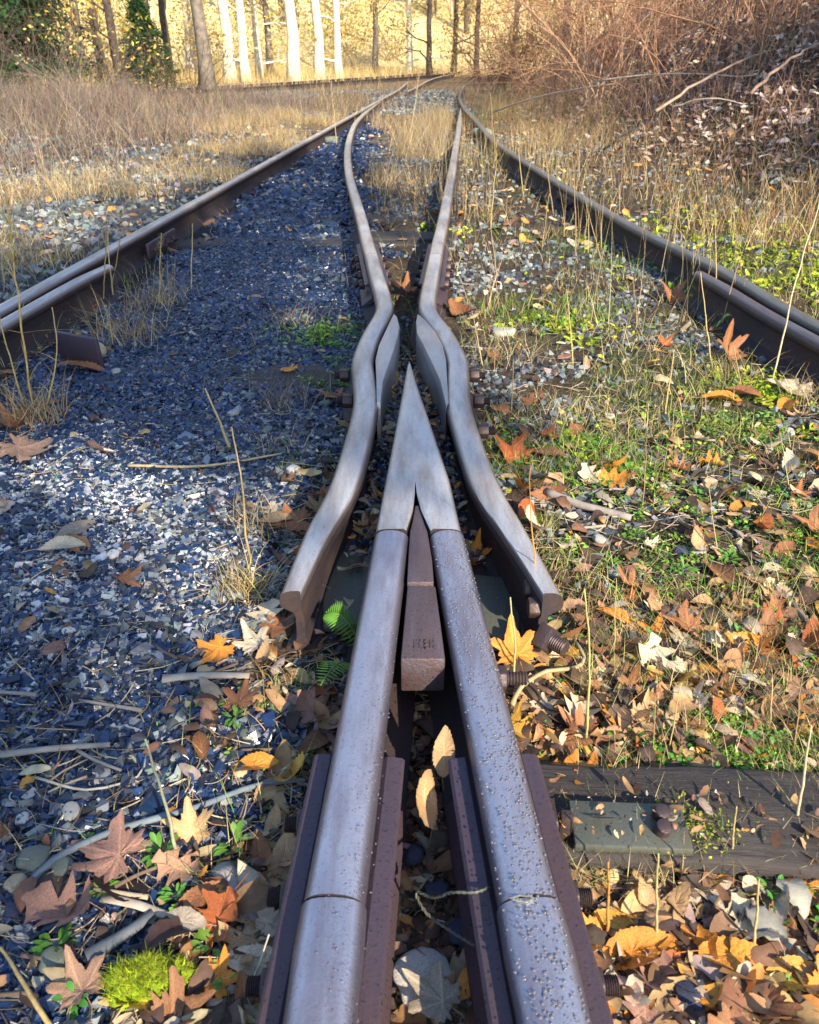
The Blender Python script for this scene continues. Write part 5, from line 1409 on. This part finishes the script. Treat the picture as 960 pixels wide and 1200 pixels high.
TP = [tree_proto(0, 11, .17, PALE, GOLD, .08), tree_proto(1, 12, .20, PALE, GOLD, .2), tree_proto(2, 10, .15, GREY, GOLD, .12), tree_proto(3, 9, .11, DARK, GOLD[:2]+[(.25, .28, .05)], .06, 6)]
def conifer(v):
    lr = np.random.default_rng(40+v); root = empty('conifer'); P = np.array([(0, 0, z) for z in np.linspace(-.1, 8, 10)]); tube('trunk', P, .12*np.linspace(1, .1, 10), M['bark'], root, 10, DARK, 1, .03)
    segs = []; tips = []
    for z in np.linspace(.5, 7.8, 46):
        L = 2.1*(1-z/8.4)*lr.uniform(.7, 1.15)
        for k in range(4):
            a = lr.uniform(0, 6.28); d = np.array([math.cos(a), math.sin(a), lr.uniform(-.25, .15)])
            for j in range(5): segs.append((*(np.array([0, 0, z])+d*L*j/5), *(np.array([0, 0, z])+d*L*(j+1)/5), .02*(1-j/6), .02*(1-(j+1)/6)))
            for j in np.linspace(.25, 1, 9): tips.append(np.array([0, 0, z])+d*L*j)
    V, q = tubes_mesh(segs, 3); o = mesh('limbs', V, q, mat=M['bark'], parent=root); o.color = (*DARK, 1)
    crown_mesh(np.array(tips), lr, 11, .085, [(.022, .075, .035), (.035, .10, .03), (.015, .05, .025), (.06, .13, .03)], .13, 'crown', root); return root
CON = conifer(0)
def gpos(px, Y): return ((px-480)/960*(Y*math.cos(PITCH)+CAMZ*math.sin(PITCH)), Y)
TR = [(TP[2], 245, 30, 1.25, 'thick grey trunk standing alone left of the bright trunks', GREY), (TP[1], 268, 38, .95, 'pale tree just right of the thick grey trunk', PALE),
      (TP[0], 290, 40, 1.0, 'white sunlit tree, first of the bright pair', PALE), (TP[0], 304, 44, .8, 'white slanted tree, second of the bright pair', PALE), (TP[1], 342, 40, 1.05, 'tall straight sunlit trunk standing by itself in the bright woods', PALE),
      (TP[1], 372, 46, 1.0, 'bright yellow tree at the heart of the sunlit woods', PALE), (TP[0], 398, 50, 1.0, 'pale yellow tree behind the bend of the track', PALE), (TP[2], 318, 48, 1.0, 'greyish tree between the bright trunks', GREY),
      (TP[3], 128, 31, 1.2, 'dark thin tree right of the conifer', DARK), (TP[3], 146, 27, 1.0, 'dark thin tree in front of the green bush', DARK), (TP[3], 205, 34, 1.1, 'dark thin tree before the thick grey trunk', DARK), (TP[2], 100, 36, 1.0, 'grey tree among the dark ones at the left', GREY),
      (TP[3], 60, 34, 1.1, 'dark tree beside the conifer at the left edge', DARK), (TP[2], 180, 42, 1.1, 'grey tree behind the green bush', GREY), (TP[1], 225, 46, 1.0, 'pale tree far behind the thick grey trunk', PALE),
      (TP[2], 440, 56, 1.0, 'grey far tree above the bend of the rails', GREY), (TP[3], 505, 52, 1.2, 'dark far tree left of the clearing', DARK), (TP[3], 530, 56, 1.2, 'dark far tree in the middle of the clearing', DARK), (TP[3], 560, 50, 1.1, 'dark far tree right of the clearing', DARK),
      (TP[0], 480, 60, 1.0, 'pale tree in the golden distance', PALE), (TP[2], 600, 54, 1.0, 'grey tree behind the far bank bushes', GREY), (TP[2], 660, 46, 1.1, 'grey tree at the top of the far bank', GREY), (TP[3], 760, 36, 1.1, 'dark tree above the thicket on the bank', DARK), (TP[2], 860, 30, 1.0, 'grey tree high on the right bank', GREY), (TP[3], 15, 40, 1.2, 'dark tree behind the conifer at the far left', DARK)]
for i, (p, px, Y, s, lab, bark) in enumerate(TR):
    Y = 22+(Y-26)*.8; c = place_copy(p, *gpos(px, Y), random.uniform(0, 6), s, lab, 'tree', 'trees at the edge of the far woods')
place_copy(CON, *gpos(10, 22), 1.0, .95, 'dark green conifer at the left edge of the woods', 'conifer', 'conifers left of the track')
place_copy(CON, *gpos(52, 25), 4.0, .8, 'second dark conifer close behind the one at the left edge', 'conifer', 'conifers left of the track')
place_copy(CON, *gpos(176, 24), 2.2, .30, 'small round evergreen right of the tall dark conifer', 'conifer', 'conifers left of the track').scale = (.5, .5, .27)
# understory shrubs with gold leaves
def gold_shrub(v):
    lr = np.random.default_rng(700+v); root = empty('gold_shrub'); segs = []; tips = []
    for _ in range(9):
        a = lr.uniform(0, 6.28); el = lr.uniform(.6, 1.4); grow(lr, (lr.normal(0, .2), lr.normal(0, .2), -.05), (math.cos(a)*math.cos(el), math.sin(a)*math.cos(el), math.sin(el)), 2.2*lr.uniform(.6, 1), .016, 2, segs, tips, .5, .2, (1, 3), .05)
    V, q = tubes_mesh(segs, 3); o = mesh('stems', V, q, mat=M['twig'], parent=root); o.color = (.30, .22, .14, 1)
    crown_mesh(np.array(tips), lr, 4, .07, GOLD+[(.36, .30, .06)], .2, 'foliage', root); return root
GS = [gold_shrub(0), gold_shrub(1)]
for i, (px, Y, s, lab) in enumerate([(90, 33, 1.1, 'golden shrub under the dark trees at the left'), (215, 36, 1.1, 'golden shrub behind the small conifer'), (330, 52, 1.4, 'golden shrub under the sunlit trunks'), (420, 50, 1.4, 'golden shrub above the bend of the track'),
        (455, 54, 1.5, 'wide golden shrub left of the clearing'), (540, 60, 1.5, 'golden shrub at the back of the clearing'), (600, 46, 1.4, 'golden shrub at the right of the clearing'), (640, 42, 1.2, 'golden shrub behind the far bank bushes'),
        (265, 50, 1.5, 'golden shrub behind the grey trunk'), (150, 46, 1.5, 'golden shrub deep in the left woods'), (380, 58, 1.7, 'tall golden shrub in the brightest part of the woods'), (20, 44, 1.5, 'golden shrub behind the conifer'), (500, 66, 1.8, 'big golden shrub in the far distance'), (720, 40, 1.3, 'golden shrub above the thicket')]):
    place_copy(GS[i % 2], *gpos(px, Y), random.uniform(0, 6), s, lab, 'shrub', 'golden shrubs in the woods')
# the far woods read as one mass
def far_woods():
    lr = np.random.default_rng(77); segs = []; tips = []
    for _ in range(330):
        Y = lr.uniform(58, 105); X = lr.uniform(-75, 75)*Y/90; z = float(height(np.array([X]), np.array([Y]))[0]); Hh = lr.uniform(8, 15); r = lr.uniform(.07, .2); dx, dy = lr.normal(0, .35, 2)
        segs.append((X, Y, z-.2, X+dx, Y+dy, z+Hh, r, r*.3))
        for k in range(int(lr.integers(7, 13))):
            h = lr.uniform(.08, 1); p = np.array([X+dx*h, Y+dy*h, z+Hh*h]); a = lr.uniform(0, 6.28); L = lr.uniform(.8, 2.6); e = p+np.array([math.cos(a), math.sin(a), lr.uniform(0, .9)])*L
            segs.append((*p, *e, r*.25, r*.06)); tips += [e, (p+e)/2]
    V, q = tubes_mesh(segs, 5); n1 = len(V); T = np.array(tips); per = 16; n = len(T)*per
    P = np.repeat(T, per, 0)+lr.normal(0, .65, (n, 3)); s = lr.uniform(.08, .22, n); A = lr.normal(0, 1, (n, 3)); A /= np.linalg.norm(A, axis=1)[:, None]; B = np.cross(A, lr.normal(0, 1, (n, 3))); B /= np.linalg.norm(B, axis=1)[:, None]
    V2 = np.stack([P-A*s[:, None], P+B*s[:, None]*.5, P+A*s[:, None], P-B*s[:, None]*.5], 1).reshape(-1, 3)
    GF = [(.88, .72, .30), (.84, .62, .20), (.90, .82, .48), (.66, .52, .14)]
    cl = pal(GF, n, .12); q_ = P[:, 0]/P[:, 1]; hot = (rng.random(n) < np.exp(-((q_+.15)/.15)**2)*.9); cl[hot] = pal([(.93, .86, .60), (.90, .80, .46)], int(hot.sum()), .08); dk = (q_ > .02) & (rng.random(n) < .55); cl[dk] = pal([(.50, .36, .10), (.36, .28, .09), (.60, .40, .10)], int(dk.sum()), .15)  # hot: leaves left of centre painted near-white to imitate the sunlit glow
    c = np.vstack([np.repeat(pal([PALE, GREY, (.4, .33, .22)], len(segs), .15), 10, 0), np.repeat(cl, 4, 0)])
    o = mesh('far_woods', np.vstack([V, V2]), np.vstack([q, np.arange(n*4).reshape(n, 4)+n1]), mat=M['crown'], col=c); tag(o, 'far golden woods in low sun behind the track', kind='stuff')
far_woods()

# unseen trees added on the sunny side, leaf clumps shaped to shade chosen track spots
def shade_trees():
    sd = np.array([math.sin(SUN_AZ)*math.cos(SUN_EL), math.cos(SUN_AZ)*math.cos(SUN_EL), math.sin(SUN_EL)])
    sets = [((2.4, -6.0), 'added shade tree with brown leaves, unseen behind the viewpoint', [(-.98, 1.08, .34, 5.0), (-1.45, 1.35, .35, 5.6)]),
            ((2.9, -7.4), 'added leafy brown shade tree, unseen behind the viewpoint nearer the bank', [(-.85, 3.0, .62, 6.2), (-1.2, 4.5, .75, 7.0), (-.45, 2.55, .3, 5.6), (-2.0, 3.6, .6, 7.4), (-.9, 6.4, .8, 8.2), (-1.6, 2.9, .35, 6.8), (-1.05, 8.6, .9, 9.0)]),
            ((9.5, .5), 'added shade tree on top of the bank outside the view', [(3.6, 7.0, 1.0, 6.5), (4.6, 9.4, 1.3, 7.2), (3.2, 11.0, 1.0, 7.6)])]
    for i, ((bx, by), lab, spots) in enumerate(sets):
        lr = np.random.default_rng(300+i); root = empty('tree', (bx, by, 0)); tag(root, lab, 'tree', 'added shade trees out of view')
        H_ = max(s_[3] for s_ in spots)+1.5; t = np.linspace(0, 1, 16); zb = float(height(np.array([bx]), np.array([by]))[0])
        P = np.stack([np.cumsum(lr.normal(0, .05, 16)), np.cumsum(lr.normal(0, .05, 16)), zb-.1+t*H_], 1)
        tube('trunk', P, .17*(1-.8*t)*(1+.5*np.exp(-t*22)), M['bark'], root, 12, GREY, 1, .03)
        segs = []; tips = []
        for (x, y, r, h) in spots:
            c = np.array([x, y, 0])+sd*(h/sd[2])-np.array([bx, by, 0]); j = int(np.clip((h-1.2-zb)/H_*15, 2, 14)); a = P[j]
            prev = a
            for k in range(1, 7):
                e = a+(c-a)*k/6+lr.normal(0, .05, 3); segs.append((*prev, *e, .05*(1-k/8), .05*(1-(k+1)/8))); prev = e
            U = np.cross(sd, [0, 0, 1]); U /= np.linalg.norm(U); W = np.cross(U, sd)
            for _ in range(int(40+80*r)):
                q = lr.normal(0, .55, 2)*r; e = c+U*q[0]+W*q[1]*math.sin(SUN_EL)*1.3+sd*lr.normal(0, .35); segs.append((*c, *e, .008, .003)); tips.append(e)
        V, q = tubes_mesh(segs, 4); o = mesh('limbs', V, q, mat=M['bark'], parent=root); o.color = (*GREY, 1)
        crown_mesh(np.array(tips), lr, 17, .075, [(.30, .17, .08), (.42, .26, .12), (.22, .13, .07)], .13, 'crown', root)
shade_trees()

# ------------------------------------------------------------------ camera, light
cam = bpy.data.cameras.new('Camera'); co = bpy.data.objects.new('Camera', cam); COL.objects.link(co)
co.location = (0, 0, CAMZ); co.rotation_euler = (R(90)-PITCH, 0, 0)
cam.sensor_fit = 'VERTICAL'; cam.sensor_height = 36; cam.lens = 28.8
cam.clip_start = .02; cam.clip_end = 1500
cam.dof.use_dof = True; cam.dof.focus_distance = 1.9; cam.dof.aperture_fstop = 11
scene.camera = co
w = bpy.data.worlds.new('World'); scene.world = w; w.use_nodes = True
nt = w.node_tree; bg = nt.nodes['Background']
sky = nt.nodes.new('ShaderNodeTexSky'); sky.sky_type = 'NISHITA'; sky.sun_disc = False
sky.sun_elevation = SUN_EL; sky.sun_rotation = SUN_AZ
sky.air_density = 1.0; sky.dust_density = .6; sky.ozone_density = 1.5
nt.links.new(sky.outputs[0], bg.inputs[0]); bg.inputs[1].default_value = .125
sl = bpy.data.lights.new('Sun', 'SUN'); sl.energy = 4.4; sl.angle = R(.5); sl.color = (1, .84, .62)
so = bpy.data.objects.new('Sun', sl); COL.objects.link(so)
sd = Vector((math.sin(SUN_AZ)*math.cos(SUN_EL), math.cos(SUN_AZ)*math.cos(SUN_EL), math.sin(SUN_EL)))
so.rotation_euler = sd.to_track_quat('Z', 'Y').to_euler(); so.location = sd*30
scene.view_settings.view_transform = 'Standard'; scene.view_settings.look = 'None'
scene.view_settings.exposure = 1.32; scene.view_settings.gamma = 1
scene.cycles.use_denoising = True
scene.cycles.max_bounces = 6; scene.cycles.diffuse_bounces = 3; scene.cycles.transparent_max_bounces = 4
